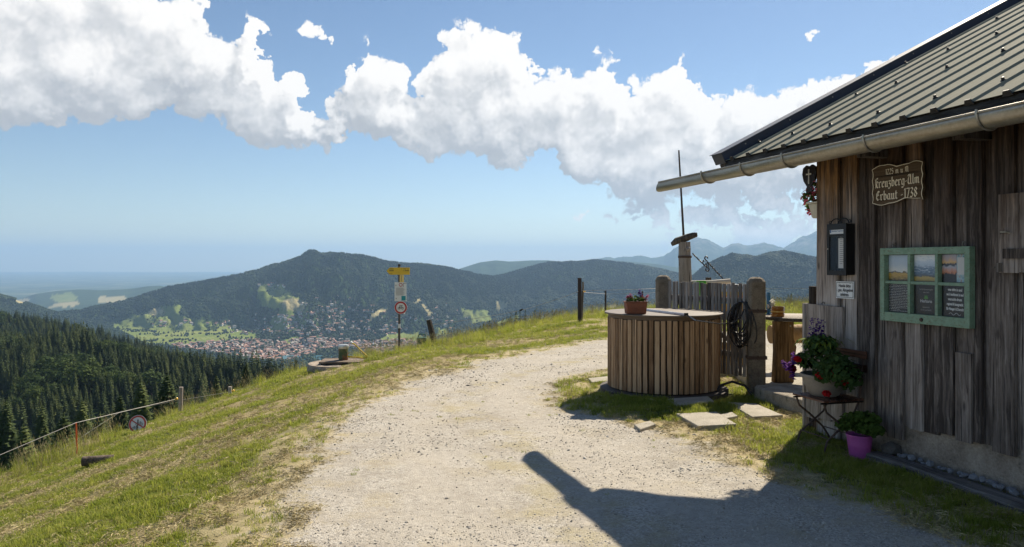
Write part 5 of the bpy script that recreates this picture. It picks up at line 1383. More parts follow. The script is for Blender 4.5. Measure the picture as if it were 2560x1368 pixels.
for k in range(7):
    a = R(10 + 160 * k / 6); L = hh * (.13 if k in (2, 3, 4) else .10); cx, cz = x2, za + hh * .53; c, s = math.cos(a), math.sin(a)
    lf.add([(cx, -.0096, cz), (cx + c * L * .5 - s * .006, -.0096, cz + s * L * .5 + c * .006), (cx + c * L, -.0096, cz + s * L), (cx + c * L * .5 + s * .006, -.0096, cz + s * L * .5 - c * .006)], [(0, 1, 2, 3)])
lf.build('leaf_emblem', mat('green_emblem', None, (.07, .28, .03), .6), wn)
x3 = fs + 2 * (iw + mv) + iw / 2
for k, (ln, sx_) in enumerate((('was drin is und', .70), ("wo's herkimmt is ned", .58), ('wurscht-drum', .72), ('regional & hausgmacht', .54), ('für Hunger & Durscht', .58))):
    text(ln, hh * .125, wn, x3, za + hh * (.83 - .155 * k), -.0095, M_CHALKW, align='CENTER', sx=sx_, bold=.0007, rot=R(-1.5))
sq = [(x3 + (k / 16 - .5) * iw * .42, -.0095, za + hh * .09 + .008 * math.sin(k / 16 * 12.5)) for k in range(17)]
MB().tube(sq, .0014, 4).build('flourish', M_CHALKW, wn)
for px_ in (2237, 2411):
    xk, zk = wp(px_, 612, .08); lx = xk - x0w
    o = MB().tube([(lx, .0, WH + .03), (lx, -.02, WH + .036), (lx + .004, -.03, WH + .018), (lx, -.02, WH - .004)], .0035, 6).build('hook', M_ZINC, wn, True)
kb = MB().lathe([(.016, 0), (.014, .008), (0, .012)], 10).build('knob', M_RUST, wn); kb.location = (WW / 2, -td - .001, .035); kb.rotation_euler = (R(90), 0, 0)
# ------------------------------------------------------------------ flower box and cross board at the far corner
M_GREENLEAF = mat('garden_leaf', m_leaf((.045, .085, .016), (.10, .165, .032), (.20, .26, .06), .4))
M_DARKLEAF = mat('geranium_leaf', m_leaf((.022, .052, .016), (.055, .105, .030), (.11, .17, .048), .35))
def petal_mat(name, c): return mat(name, m_leaf(tuple(x * .55 for x in c), c, tuple(min(1, x * 1.3) for x in c), .3))
M_REDP, M_PINKP, M_PURP, M_WHITEP = petal_mat('red_petal', (.42, .012, .015)), petal_mat('pink_petal', (.50, .12, .22)), petal_mat('violet_petal', (.10, .03, .26)), petal_mat('white_petal', (.70, .68, .60))
def leaves(n, c, r, size, seed, m, lobes=None, up=.35):
    rg_ = np.random.default_rng(seed); V = []; T = []; A = []
    for k in range(n):
        cc, rr = (c, r) if not lobes else lobes[k % len(lobes)]
        d = rg_.normal(size=3); d /= np.linalg.norm(d); p = np.array(cc) + d * np.array(rr) * rg_.uniform(.55, 1.0)
        nrm = d * .6 + np.array((0, -.15, up + .4)) + rg_.normal(size=3) * .45; nrm /= np.linalg.norm(nrm)
        u = np.cross(nrm, rg_.normal(size=3)); u /= np.linalg.norm(u); w = np.cross(nrm, u); s = size * rg_.uniform(.6, 1.15); i = len(V)
        for q in range(6):
            a = 6.283 * q / 6; rad = s * (1.0 if q else .55); V.append(p + (u * math.cos(a) + w * math.sin(a)) * rad + nrm * (.18 * s if q % 2 else 0))
        T += [(i, i + 1, i + 2), (i, i + 2, i + 3), (i, i + 3, i + 4), (i, i + 4, i + 5)]
        a = .45 + .25 * d[2] + rg_.uniform(-.3, .3); A += [a] * 6
    me = np_mesh('foliage', np.array(V), np.array(T), [m]); vattr(me, 'v', np.clip(A, 0, 1)); return me
def leafobj(name, parent, *a, **k): return link(bpy.data.objects.new(name, leaves(*a, **k)), parent)
fb = empty('flower_box', wall_world(-.012, -.42, wp(2040, 546, 0)[1]), HUT_RZ, 'cream flower box with pink trailing geraniums at the hut corner', 'flower box')
FH = .14
bx_ = MB(); bx_.add([(-.11, -.45, 0), (-.02, -.45, 0), (-.02, .45, 0), (-.11, .45, 0), (-.145, -.47, FH), (.0, -.47, FH), (.0, .47, FH), (-.145, .47, FH)], [(0, 3, 2, 1), (0, 1, 5, 4), (1, 2, 6, 5), (2, 3, 7, 6), (3, 0, 4, 7), (4, 5, 6, 7)])
bx_.build('box', mat('cream_plastic', None, (.60, .54, .42), .5), fb, bevel=.008)
MB().box(-.16, .005, -.485, .485, FH + .001, FH + .018).build('rim', mat('cream_plastic'), fb, bevel=.004)
leafobj('foliage', fb, 420, (0, 0, 0), (1, 1, 1), .024, 501, M_GREENLEAF, [((-.08, -.36, FH + .10), (.10, .14, .11)), ((-.18, -.40, FH + .08), (.10, .10, .10)), ((-.10, -.3, FH + .06), (.10, .2, .08)), ((-.10, .1, FH + .08), (.10, .3, .09)), ((-.20, -.30, FH + .05), (.10, .16, .08)), ((-.05, -.38, FH + .17), (.06, .10, .10)), ((-.27, -.3, FH - .01), (.07, .12, .06))])
leafobj('blossoms', fb, 300, (0, 0, 0), (1, 1, 1), .017, 502, M_PINKP, [((-.16, -.42, FH + .08), (.13, .10, .11)), ((-.25, -.3, FH - .05), (.07, .12, .06)), ((-.22, -.1, FH + .04), (.12, .3, .08)), ((-.06, -.38, FH + .18), (.05, .1, .10))])
cbx, cbz = wp(2028, 478, -.35)
cb = empty('cross_board', wall_world(-.155, .02, wp(2030, 482, 0)[1]), HUT_RZ, 'dark heart-shaped board with white cross above the flower box', 'board')
cb.scale = (.82, 1, .85)
ol = [(0, -.02), (.055, -.01), (.06, .04), (.04, .07), (.10, .14), (.125, .22), (.11, .29), (.05, .32), (0, .30), (-.05, .32), (-.11, .29), (-.125, .22), (-.10, .14), (-.04, .07), (-.06, .04), (-.055, -.01)]
MB().prism(ol[::-1], -.02, 0).build('board', mat('black_lacquer', None, (.015, .008, .008), .5), cb)
MB().box(-.008, .008, -.026, -.0205, .10, .27).box(-.045, -.008, -.026, -.0205, .205, .221).box(.008, .045, -.026, -.0205, .205, .221).build('cross', M_WHITE, cb)
MB().box(-.012, .012, .001, .02, .0, .25).box(.012, .11, .005, .015, .1, .115).build('bracket', M_IRON, cb)
# ------------------------------------------------------------------ at the foot of the wall
kx0 = .86
kt = empty('kerb_timber', wall_world(kx0, .22, 0), HUT_RZ, 'long grey squared timber lying along the hut foundation', 'timber')
V = []; Fc = []; n = 14
for k in range(n + 1):
    x = (HL - kx0 - 2) * k / n; w = .006 * math.sin(k * 2.1); z = .048 + .006 * math.sin(k * 1.7)
    V += [(x, -.075 + w, -.06), (x, .07, -.06), (x, .07 + w, z), (x, -.065 + w, z), (x, -.075 + w, z - .012)]
for k in range(n):
    for q in range(5): Fc.append((5 * k + q, 5 * k + (q + 1) % 5, 5 * k + 5 + (q + 1) % 5, 5 * k + 5 + q))
Fc += [(4, 3, 2, 1, 0), tuple(5 * n + q for q in range(5))]
MB().add(V, Fc).build('beam', M_KERBW, kt)
M_COBBLE = mat('grey_cobble', None, (.20, .205, .225), .85, var=.45)
cob = []
for i in range(4):
    m_ = stone_mesh(700 + i, .8, 1); m_.materials.clear(); m_.materials.append(M_COBBLE); m_.polygons.foreach_set('use_smooth', [False] * len(m_.polygons)); cob.append(m_)
cr = random.Random(21); x = 1.05; k = 0
while x < 4.2:
    o = link(bpy.data.objects.new('cobble', cob[k % 4])); r_ = cr.uniform(.022, .048)
    o.location = wall_world(x, cr.uniform(.075, .125), .045 + r_ * .4); o.scale = (r_, r_, r_ * .8); o.rotation_euler = (cr.uniform(-.4, .4), cr.uniform(-.4, .4), cr.uniform(0, 6))
    tag(o, 'pale fist-sized stone between the long timber and the hut wall', 'stone', 'stones along the hut foundation'); x += r_ * cr.uniform(1.0, 1.7); k += 1
o = link(bpy.data.objects.new('boulder', cob[0])); o.location = wall_world(.95, .10, .08); o.scale = (.13, .09, .09); o.data = o.data.copy(); o.data.materials[0] = mat('dark_stone', None, (.10, .09, .08), .9, var=.4); tag(o, 'rounded field stone under the hut corner behind pink bucket', 'stone')
o = link(bpy.data.objects.new('boulder', cob[2])); o.location = wall_world(.62, .12, .06); o.scale = (.09, .08, .10); tag(o, 'small field stone between the chair legs and the bucket', 'stone')
# ------------------------------------------------------------------ screen panel with post at the corner
pxl, pzt = wp(2012, 759, .09); pxr, _ = wp(2108, 765, .09)
sp = empty('board_screen', wall_world(pxl, .09, 0), HUT_RZ, 'grey board screen with round post at the hut corner', 'screen')
PWid = pxr - pxl
for k, (a, b_) in enumerate(((0, .36), (.36, .70), (.70, 1.0))): MB().box(.028 + (PWid - .028) * a + .0015, .028 + (PWid - .028) * b_ - .0015, -.012, .012, .14 + .02 * k, pzt - .003 * k).build('plank', M_GREYW, sp)
MB().box(0, .027, -.03, .03, .0, pzt + .005).build('edge_post', M_GREYW, sp, bevel=.003)
MB().tube([(.035, .075, -.1), (.036, .075, .7), (.032, .075, pzt + .17)], [.048, .046, .042], 12).build('post', M_DARKW, sp, True)
MB().tube([(PWid * .5 + .02 * math.cos(a), 0, pzt + .008 + .02 * math.sin(a)) for a in [math.pi * q / 8 for q in range(9)]], .0035, 6).build('ring', M_IRON, sp, True)
# ------------------------------------------------------------------ folding chair
ch = empty('folding_chair', wall_world(.66, .53, 0), HUT_RZ + R(90), 'folding garden chair with dark wooden slats and curved iron legs', 'chair')
SZ = .435; sl0 = None
for k in range(6):
    if sl0 is None: sl0 = MB().box(0, .058, 0, .42, 0, .018).build('seat_slat', M_CHAIRW, ch, bevel=.004); sl0.location = (0, 0, SZ)
    else: share('seat_slat', sl0, ch, (k * .071, 0, SZ))
for yy in (.03, .39):
    MB().tube([(-.01, yy, SZ - .012), (.43, yy, SZ - .012)], .009, 6).build('seat_rail', M_IRON, ch, True)
    P1 = [(.02, yy, SZ - .01), (.05, yy, SZ - .09), (.17, yy, SZ - .18), (.30, yy, .14), (.36, yy, .06), (.40, yy, -.01)]
    P2 = [(.44, yy, .86), (.42, yy, .62), (.39, yy, SZ), (.31, yy, SZ - .16), (.17, yy, .18), (.06, yy, .10), (.02, yy, -.01)]
    MB().tube(P1, .0095, 6).build('leg', M_RUST, ch, True); MB().tube(P2, .0095, 6).build('leg', M_RUST, ch, True)
MB().tube([(.30, .03, .14), (.30, .39, .14)], .006, 6).tube([(.06, .03, .12), (.06, .39, .12)], .006, 6).build('stretcher', M_RUST, ch, True)
for z_ in (.68, .80): MB().box(.424, .442, -.01, .43, z_, z_ + .065).build('back_slat', M_CHAIRW, ch, bevel=.004)
# pot on the chair
fp = empty('flower_tub', wall_world(.43, .34, SZ + .019), HUT_RZ, 'big grey clay bowl of red geraniums and violet sage on chair', 'flower pot')
MB().lathe([(.105, 0), (.12, .01), (.165, .10), (.185, .17), (.197, .172), (.197, .195), (.18, .195), (.172, .16), (.0, .15)], 28).build('bowl', mat('grey_clay', None, (.22, .195, .165), .85, var=.25), fp, True)
G = [((-.02, .02, .32), (.20, .18, .11)), ((.14, -.02, .30), (.18, .16, .11)), ((-.10, .05, .43), (.14, .14, .11)), ((.24, .03, .20), (.14, .12, .12)), ((.02, -.05, .46), (.16, .12, .09)), ((-.16, -.06, .30), (.10, .10, .08)), ((.16, -.14, .22), (.12, .06, .07)), ((.26, -.12, .32), (.12, .10, .12)), ((.30, -.05, .24), (.10, .12, .12))]
fp.scale = (1.03, 1.03, 1.0)
leafobj('foliage', fp, 1500, (0, 0, 0), (1, 1, 1), .025, 511, M_DARKLEAF, G)
def strap_leaves(n, c, L, seed, m):
    rg_ = np.random.default_rng(seed); mb = MB()
    for k in range(n):
        a = rg_.uniform(0, 6.28); l_ = L * rg_.uniform(.6, 1.1); p0 = Vector(c) + Vector((rg_.normal() * .04, rg_.normal() * .04, 0)); w = .010
        d = Vector((math.cos(a), math.sin(a), 0)); sd_ = Vector((-d.y, d.x, 0)) * w; P_ = [p0, p0 + d * l_ * .3 + Vector((0, 0, l_ * .45)), p0 + d * l_ * .75 + Vector((0, 0, l_ * .38)), p0 + d * l_ * 1.05 + Vector((0, 0, l_ * .05))]
        mb.add([P_[0], P_[1] - sd_, P_[1] + sd_, P_[2] - sd_, P_[2] + sd_, P_[3]], [(0, 1, 2), (1, 3, 4, 2), (3, 5, 4)])
    me = mb.mesh('foliage', m); vattr(me, 'v', np.random.default_rng(seed).uniform(.4, .9, len(me.vertices))); return me
link(bpy.data.objects.new('foliage', strap_leaves(70, (-.04, .0, .42), .20, 512, M_GREENLEAF)), fp)
def spikes(name, parent, roots, h, seed, m):
    rg_ = np.random.default_rng(seed); V = []; T = []
    for (x, y, z) in roots:
        lx, ly = rg_.normal() * .025, rg_.normal() * .02
        for k in range(46):
            u = rg_.uniform(.25, 1); p = np.array((x + lx * u, y + ly * u, z + h * u)); d = rg_.normal(size=3); d[2] *= .4; d /= np.linalg.norm(d); q = np.cross(d, (0, 0, 1.0)); s = .021 * (1.15 - u * .7); i = len(V)
            V += [p, p + d * s * 1.5 + q * s, p + d * s * 1.9, p + d * s * 1.5 - q * s]; T += [(i, i + 1, i + 2), (i, i + 2, i + 3)]
    me = np_mesh(name, np.array(V), np.array(T), [m]); vattr(me, 'v', rg_.uniform(0, 1, len(V))); return link(bpy.data.objects.new(name, me), parent)
spikes('sage_flowers', fp, [(-.20 + .028 * k, .02 + .03 * math.sin(k * 2), .42) for k in range(7)], .26, 513, M_PURP)
spikes('sage_flowers', fp, [(-.24, -.16, .17), (-.28, -.12, .22), (-.30, -.14, .18), (-.19, -.13, .24), (-.16, -.17, .27), (-.27, -.1, .14), (-.22, -.14, .10)], .10, 514, M_PURP)
for c_, r_ in (((-.10, -.20, .32), .032), ((-.27, -.12, .21), .034), ((.17, -.18, .21), .034), ((.27, -.12, .24), .034), ((.31, -.06, .18), .036), ((.20, -.14, .06), .034)):
    leafobj('geranium_flower', fp, 80, c_, (r_, r_, r_ * .8), .014, int(1000 * (c_[0] + 2)), M_REDP)
# pink bucket
pb = empty('pink_bucket', wall_world(.80, .285, .0), HUT_RZ, 'pink metal bucket planted with green geraniums on the grass', 'bucket')
pb.location.z = hz1(pb.location.x, pb.location.y) + .0
M_PINKB = mat('pink_paint', None, (.40, .085, .30), .42, var=.12)
MB().lathe([(.078, 0), (.080, .008), (.094, .10), (.0955, .105), (.0945, .112), (.104, .185), (.109, .186), (.109, .196), (.101, .196), (.098, .17), (0, .165)], 28).build('pail', M_PINKB, pb, True)
leafobj('foliage', pb, 760, (0, 0, 0), (1, 1, 1), .023, 521, M_GREENLEAF, [((0, .02, .27), (.14, .12, .06)), ((.10, .02, .26), (.13, .11, .06)), ((-.12, .0, .28), (.10, .08, .06)), ((-.17, -.02, .24), (.07, .06, .05)), ((.05, .05, .34), (.13, .1, .05)), ((-.05, .02, .33), (.12, .09, .05)), ((.17, .0, .27), (.08, .07, .05))])
# ------------------------------------------------------------------ stone step, terrace, stepping slabs
terr = MB().slab([(2.98, 8.93), (3.22, 8.06), (6.6, 8.9), (7.5, 13), (3.3, 13.2), (3.12, 9.6)], -.2, .125).build('terrace', M_CONC2); tag(terr, kind='structure')
st = MB(); Pn = [(2.90, 8.88), (2.93, 8.6), (3.02, 8.3), (3.13, 7.96), (3.5, 8.0), (3.45, 8.5), (3.32, 9.0)]
st.slab(Pn, -.15, .165); so = st.build('stone_step', mat('mossy_stone', lambda nt, b: m_concrete(nt, b, (.16, .13, .095), (.44, .39, .31), True)), bevel=.025); tag(so, 'rough concrete step edge between fence post and chair', 'step')
slab_lab = ['largest pale stepping slab, four-cornered, nearest the camera', 'pale stepping slab leading to the concrete step', 'broken slab half under the front of the wooden tub', 'pale slab at the left side of the wooden tub', 'small slab fragment at the grass edge left of the largest slab', 'small slab piece between the two large stepping slabs']
for poly, lab in zip(SLABS, slab_lab):
    P_ = [ground_pt(*p) for p in poly]; cx = sum(p[0] for p in P_) / 4; cy_ = sum(p[1] for p in P_) / 4; z = hz1(cx, cy_)
    o = MB().slab([(p[0] - cx, p[1] - cy_) for p in P_], -.05, .035).build('stepping_slab', M_CONC2, bevel=.008); o.location = (cx, cy_, max(z, 0)); tag(o, lab, 'slab', 'stepping slabs round the tub')
# ------------------------------------------------------------------ the round slatted tub
TX, TY, TR = 1.925, 9.42, .69
tub = empty('slatted_tub', (TX, TY, .05), 0, 'round tub clad in upright larch slats with flat brown lid', 'tub')
MB().lathe([(.0, -.05), (.80, -.08), (.80, .012), (.78, .018), (0, .018)], 48).build('base_plate', mat('dark_base', None, (.075, .06, .05), .8), tub, True)
MB().lathe([(TR - .03, .018), (TR - .03, .93)], 48).build('drum', mat('drum_dark', None, (.025, .017, .012), .8), tub, True)
sl = [MB().box(-w_ / 2, w_ / 2, -.011, .011, 0, .865 + d_).build('slat', M_SLAT, tub, bevel=.003) for w_, d_ in ((.053, 0), (.051, .006), (.055, -.004))]
NS = 62
for k in range(NS):
    a = 6.28319 * k / NS; src = sl[k % 3]; o = src if k < 3 else share('slat', src, tub)
    jr = random.Random(k).uniform(-.003, .003)
    o.location = (math.sin(a) * (TR + jr), -math.cos(a) * (TR + jr), .035); o.rotation_euler = (0, 0, a)
def m_lid(nt, b):
    tc = nt.node('ShaderNodeTexCoord').outputs['Object']; n = nt.noise(tc, 3.0, 6, .65); n2 = nt.noise(tc, 90.0, 3, .6)
    nt.put(b.inputs['Base Color'], nt.ramp(nt.math('ADD', nt.math('MULTIPLY', n, .7), nt.math('MULTIPLY', n2, .3)), [(.3, (.085, .062, .045)), (.7, (.16, .122, .092))])); b.inputs['Roughness'].default_value = .55
M_LID = mat('brown_lid', m_lid)
MB().lathe([(TR + .006, .905), (TR + .006, .945), (TR - .05, .945)], 64).build('lid_hoop', mat('hoop_brown', None, (.12, .075, .042), .6), tub, True)
MB().lathe([(.0, .947), (.735, .947), (.740, .953), (.740, .962), (.735, .967), (0, .972)], 64).build('lid', M_LID, tub, True)
ZL = .05 + .972
bar_a, bar_b = at(1608, 777, 1), at(1718, 788, 1)
def on_lid(px, py): Y = (EYE - ZL) * F / (py - HZ); return Vector(((px - CXP) / F * Y, Y, ZL))
A_, B_ = on_lid(1612, 776.5), on_lid(1716, 789)
lb = empty('metal_bar', (A_ + B_) / 2, math.atan2(B_.y - A_.y, B_.x - A_.x), 'silver metal rail lying across the tub lid', 'rail'); Lb = (B_ - A_).length / 2
MB().box(-Lb, Lb, -.022, -.019, 0, .022).box(-Lb, Lb, -.019, .022, 0, .003).box(-Lb, Lb, .019, .022, .003, .022).build('rail', mat('aluminium', None, (.62, .66, .74), .32, .6), lb)
MB().box(Lb - .012, Lb + .004, -.024, .024, -.001, .03).build('end_cap', M_IRON, lb)
# terracotta trough
tp_ = on_lid(1591, 785); tp_.y += .07
tt = empty('terracotta_trough', tp_, R(4), 'terracotta trough of small heather plants on the tub lid', 'planter')
w_, d_, h_ = .128, .075, .135
tm = MB(); tm.add([(-w_ * .92, -d_ * .9, 0), (w_ * .92, -d_ * .9, 0), (w_ * .92, d_ * .9, 0), (-w_ * .92, d_ * .9, 0), (-w_, -d_, h_), (w_, -d_, h_), (w_, d_, h_), (-w_, d_, h_)], [(0, 3, 2, 1), (0, 1, 5, 4), (1, 2, 6, 5), (2, 3, 7, 6), (3, 0, 4, 7), (4, 5, 6, 7)])
M_TERRA = mat('terracotta', None, (.235, .085, .045), .8, var=.3); tm.build('trough', M_TERRA, tt, bevel=.006)
MB().box(-w_ - .006, w_ + .006, -d_ - .006, d_ + .006, h_ + .0005, h_ + .014).build('rim', M_TERRA, tt, bevel=.004)
rel = MB()
for k in range(5):
    cx = -.09 + k * .045; rel.tube([(cx + .014 * math.cos(a), -d_ * .93 - .004, .062 + .022 * math.sin(a)) for a in [6.283 * q / 10 for q in range(10)]], .003, 5, closed=True)
rel.build('relief', M_TERRA, tt, True)
leafobj('foliage', tt, 170, (0, 0, 0), (1, 1, 1), .017, 531, M_GREENLEAF, [((-.07, 0, h_ + .03), (.05, .05, .05)), ((.0, 0, h_ + .035), (.05, .05, .055)), ((.07, 0, h_ + .03), (.05, .05, .05))])
spikes('heather_flowers', tt, [(-.10, 0, h_ + .02), (-.07, -.02, h_ + .03), (.08, .01, h_ + .02), (.10, -.02, h_ + .02)], .07, 532, M_PINKP)
spikes('heather_flowers', tt, [(.06, .03, h_ + .06)], .10, 533, M_PURP)
# ------------------------------------------------------------------ picket gate between concrete posts
gpR, gpL = Vector((3.06, 9.28, 0)), Vector((2.165, 10.60, 0))
def conc_post(name, p, lab, h=1.46, w=.21):
    e = empty(name, p, R(-8), lab, 'post')
    V = []; Fc = []; prof = [(0, -.2), (0, h - .06), (.025, h - .02), (.06, h)]
    for ins, z in prof:
        hw = w / 2 - ins; c = .035
        V += [(-hw + c, -hw, z), (hw - c, -hw, z), (hw, -hw + c, z), (hw, hw - c, z), (hw - c, hw, z), (-hw + c, hw, z), (-hw, hw - c, z), (-hw, -hw + c, z)]
    for j in range(3):
        for q in range(8): Fc.append((8 * j + q, 8 * j + (q + 1) % 8, 8 * j + 8 + (q + 1) % 8, 8 * j + 8 + q))
    Fc.append(tuple(24 + q for q in range(8)))
    MB().add(V, Fc).build('shaft', M_CONC, e, bevel=.008)
    return e, w
eR, w = conc_post('concrete_post', gpR, 'stained concrete gate post with two iron straps, right of pickets')
for z_ in (.46, 1.04):
    hw = w / 2 + .004
    b_ = MB()
    for (xa, xb, ya, yb) in ((-hw - .006, hw + .006, -hw - .006, -hw), (-hw - .006, hw + .006, hw, hw + .006), (-hw - .006, -hw, -hw, hw), (hw, hw + .006, -hw, hw)): b_.box(xa, xb, ya, yb, z_ - .02, z_ + .02)
    sb_ = b_.build('strap', M_RUST, eR); MB().tube([(.0, -hw - .01, z_ - .02), (.0, -hw - .03, z_), (.0, -hw - .012, z_ + .03)], .007, 6).build('hinge_pin', M_RUST, sb_, True)
conc_post('concrete_post', gpL, 'concrete gate post at the left end of the picket gate')
gate = empty('picket_gate', gpR, math.atan2(gpL.y - gpR.y, gpL.x - gpR.x), 'grey upright picket gate behind the round tub', 'gate')
GLn = (gpL - gpR).length; pk0 = None; NPK = 21
for k in range(NPK):
    x = .16 + (GLn - .32) * k / (NPK - 1); src = random.Random(k + 5)
    if pk0 is None: pk0 = MB().box(-.022, .022, -.012, .012, .19, 1.37).build('picket', M_PICKET, gate, bevel=.003); pk0.location = (x, .02, 0)
    else: share('picket', pk0, gate, (x, .02 + src.uniform(-.003, .003), src.uniform(-.012, .012)), (0, src.uniform(-.008, .008), 0))
for z_ in (.42, 1.12): MB().box(.12, GLn - .12, -.045, .005, z_, z_ + .07).build('rail', M_PICKET, gate, bevel=.004)
MB().beam((.14, -.02, .48), (GLn - .2, -.02, 1.13), .03, .06).build('brace', M_PICKET, gate)
# hanging cable
cabc = wall_world(0, 0, 0); cc_ = gpR.lerp(gpL, .10) + Vector((-.05, -.10, 0))
cb_ = empty('coiled_cable', cc_ + Vector((0, 0, 1.15)), math.atan2(gpL.y - gpR.y, gpL.x - gpR.x) + math.pi, 'black cable coil hanging from the picket gate beside the post', 'cable')
rc = random.Random(31); mbc = MB()
for k in range(11):
    a_, b2 = rc.uniform(.09, .19), rc.uniform(.18, .31); ph = rc.uniform(-.4, .4); dy = rc.uniform(-.05, .03)
    P_ = []
    for q in range(24):
        t_ = 6.283 * q / 24; x_, z_ = a_ * math.sin(t_), -b2 * (1 - math.cos(t_)) + rc.uniform(-.004, .004); P_.append((x_ * math.cos(ph) - z_ * math.sin(ph) * .5 - .02, dy + .02 * math.sin(t_ * 2 + k), z_))
    mbc.tube(P_, .008, 6, closed=True)
mbc.build('coil', M_RUBBER, cb_, True)
Rm = cb_.matrix_basis.inverted()
p_l = on_lid(1718, 788); pts = [p_l, on_lid(1740, 797) + Vector((0, 0, -.02)), Vector((2.52, 8.98, .90)), Vector((2.68, 9.02, .90)), Vector((2.85, 9.2, .97)), cc_ + Vector((0, 0, 1.05))]
MB().tube([Rm @ p for p in pts], .008, 6).build('lead', M_RUBBER, cb_, True)
gh = MB().tube([(2.45, 9.0, .03), (2.55, 9.05, .14), (2.72, 9.15, .17), (2.88, 9.15, .12), (2.95, 9.1, .02)], .016, 8).build('ground_hose', M_RUBBER, None, True); tag(gh, 'black hose arching over the ground between tub and gate post', 'hose')
# ------------------------------------------------------------------ terrace furniture behind the gate
TZ = .125
tb = empty('plank_table', (3.74, 9.62, TZ), R(5), 'round wooden table with rough slab leg behind the gate post', 'table')
MB().lathe([(0, .775), (.45, .775), (.465, .79), (.465, .815), (.45, .825), (0, .825)], 40).build('table_top', mat('table_wood', wood_fn(((.08, .06, .045), (.20, .165, .13), (.32, .28, .23), (.45, .41, .36)), axis=0)), tb, True)
MB().lathe([(.468, .782), (.472, .80), (.468, .818)], 40).build('table_edge', M_DARKW, tb, True)
lg = MB().prism([(-.46, 0), (-.20, 0), (-.185, .3), (-.165, .45), (-.20, .55), (-.20, .775), (-.45, .775), (-.44, .4)], -.04, .06).build('slab_leg', M_LOGW, tb, bevel=.012); lg.location = (0, -.22, 0)
bo = MB().lathe([(.012, 0), (.012, .004), (0, .006)], 8).build('bolt', M_ZINC, tb); bo.rotation_euler = (R(90), 0, 0); bo.location = (-.25, -.262, .72)
lgb = empty('log_bench', (4.35, 10.5, TZ), R(3), 'thick sunlit log bench beyond the round table', 'bench')
MB().tube([(-.7, 0, .50), (0, 0, .51), (.9, 0, .50)], [.13, .135, .13], 16).build('log', M_LOGW, lgb, True)
for x_ in (-.5, .7): MB().tube([(x_, 0, -.1), (x_, 0, .38)], .10, 12).build('leg', M_LOGW, lgb, True)
aj = empty('amber_jar', (3.40, 9.47, TZ + .826), 0, 'squat ribbed amber glass lantern on the round table', 'lantern')
M_AMBER = mat('amber_glass', None, (.30, .13, .02), .18, var=.2)
MB().lathe([(.0, 0), (.078, 0), (.083, .02), (.083, .036), (.076, .043), (.083, .05), (.083, .080), (.076, .087), (.083, .094), (.083, .12), (.078, .128), (.072, .128), (.072, .03), (0, .03)], 28).build('jar', M_AMBER, aj, True)
MB().lathe([(.084, .058), (.086, .062), (.086, .070), (.084, .074)], 28).build('band', mat('brass', None, (.55, .38, .12), .35, .6), aj, True)
bv = empty('blue_vase', (3.44, 9.92, TZ + .826), 0, 'slim blue vase with white blossoms on the round table', 'vase')
MB().lathe([(0, 0), (.03, 0), (.034, .05), (.026, .2), (.022, .27), (.032, .29), (.028, .29), (.0, .26)], 18).build('vase', mat('blue_glaze', None, (.02, .16, .34), .25), bv, True)
leafobj('blossoms', bv, 90, (0, 0, 0), (1, 1, 1), .016, 541, M_WHITEP, [((.02, -.03, .12), (.05, .04, .06)), ((.04, -.02, .16), (.04, .04, .05))])
leafobj('leaves', bv, 30, (.03, -.02, .10), (.05, .04, .06), .018, 542, M_GREENLEAF)
# wooden well post, its cap, the iron name bar, the flag pole
fx, fy = at(1713, 0, 13.0).x, 13.0
wpst = empty('log_post', (fx, fy, 0), 0, 'thick bare log post with iron ring and weathered root cap', 'post')
MB().tube([(.01, 0, -.1), (.01, 0, .8), (0, 0, 1.4), (-.01, 0, 1.75), (-.012, 0, 2.0)], [.125, .118, .112, .108, .102], 16).build('trunk', M_DRIFT, wpst, True)
MB().lathe([(.117, -.02), (.120, -.016), (.120, .016), (.117, .02)], 20, (-.005, 0, 1.74)).build('iron_ring', M_RUST, wpst, True)
kn = MB().lathe([(.045, 0), (.04, .015), (.02, .028), (0, .03)], 12).build('knot', M_DRIFT, wpst, True); kn.rotation_euler = (R(90), 0, 0); kn.location = (.03, -.10, 1.87)
V = []; Fc = []; n = 12; rr_ = random.Random(44)
dr = MB().tube([(-.24, 0, 1.96), (-.16, -.01, 2.01), (-.06, 0, 2.05), (.06, 0, 2.09), (.14, 0, 2.12), (.20, .01, 2.13)], [.03, .055, .065, .06, .055, .045], 9)
dr.v = [(x, y, z + rr_.uniform(-.010, .010)) for x, y, z in dr.v]; dr.build('root_cap', M_DRIFT, wpst)
fpole = MB().tube([tuple(at(1712, 760, 13.4)), tuple(at(1709, 590, 13.4)), tuple(at(1697, 376, 13.4))], [.026, .022, .014], 8).build('flag_pole', M_DARKW, None, True); tag(fpole, 'thin dark leaning pole rising above the log post', 'pole')
a0, b0 = at(1731, 634, 12.85), at(1809, 699, 12.85); c0 = at(1731, 634, 12.85)
ib = empty('iron_scroll', c0, 0, 'twisted black iron bars with scrolls and small wrought letters', 'ironwork')
def twist(p, q, r, n=46):
    p = Vector(p); q = Vector(q); d = q - p; u = Vector((-d.z, 0, d.x)).normalized()
    return [p + d * k / n + u * r * math.sin(k * 1.35) + Vector((0, r * math.cos(k * 1.35), 0)) for k in range(n + 1)]
def rel_(px, py): return at(px, py, 12.85) - c0
e1, e2 = rel_(1767, 669), rel_(1767, 655)
m1 = MB().tube(twist((0, 0, 0), e1, .005), .011, 6)
def curl(c, r, a0, a1, n=14): return [(c[0] + r * math.cos(a0 + (a1 - a0) * k / n), 0, c[2] + r * math.sin(a0 + (a1 - a0) * k / n)) for k in range(n + 1)]
cu1 = e1 + Vector((.012, 0, -.035)); m1.tube([e1] + curl(cu1, .028, 1.2, -3.6), .011, 6); m1.build('lower_bar', M_IRON, ib, True)
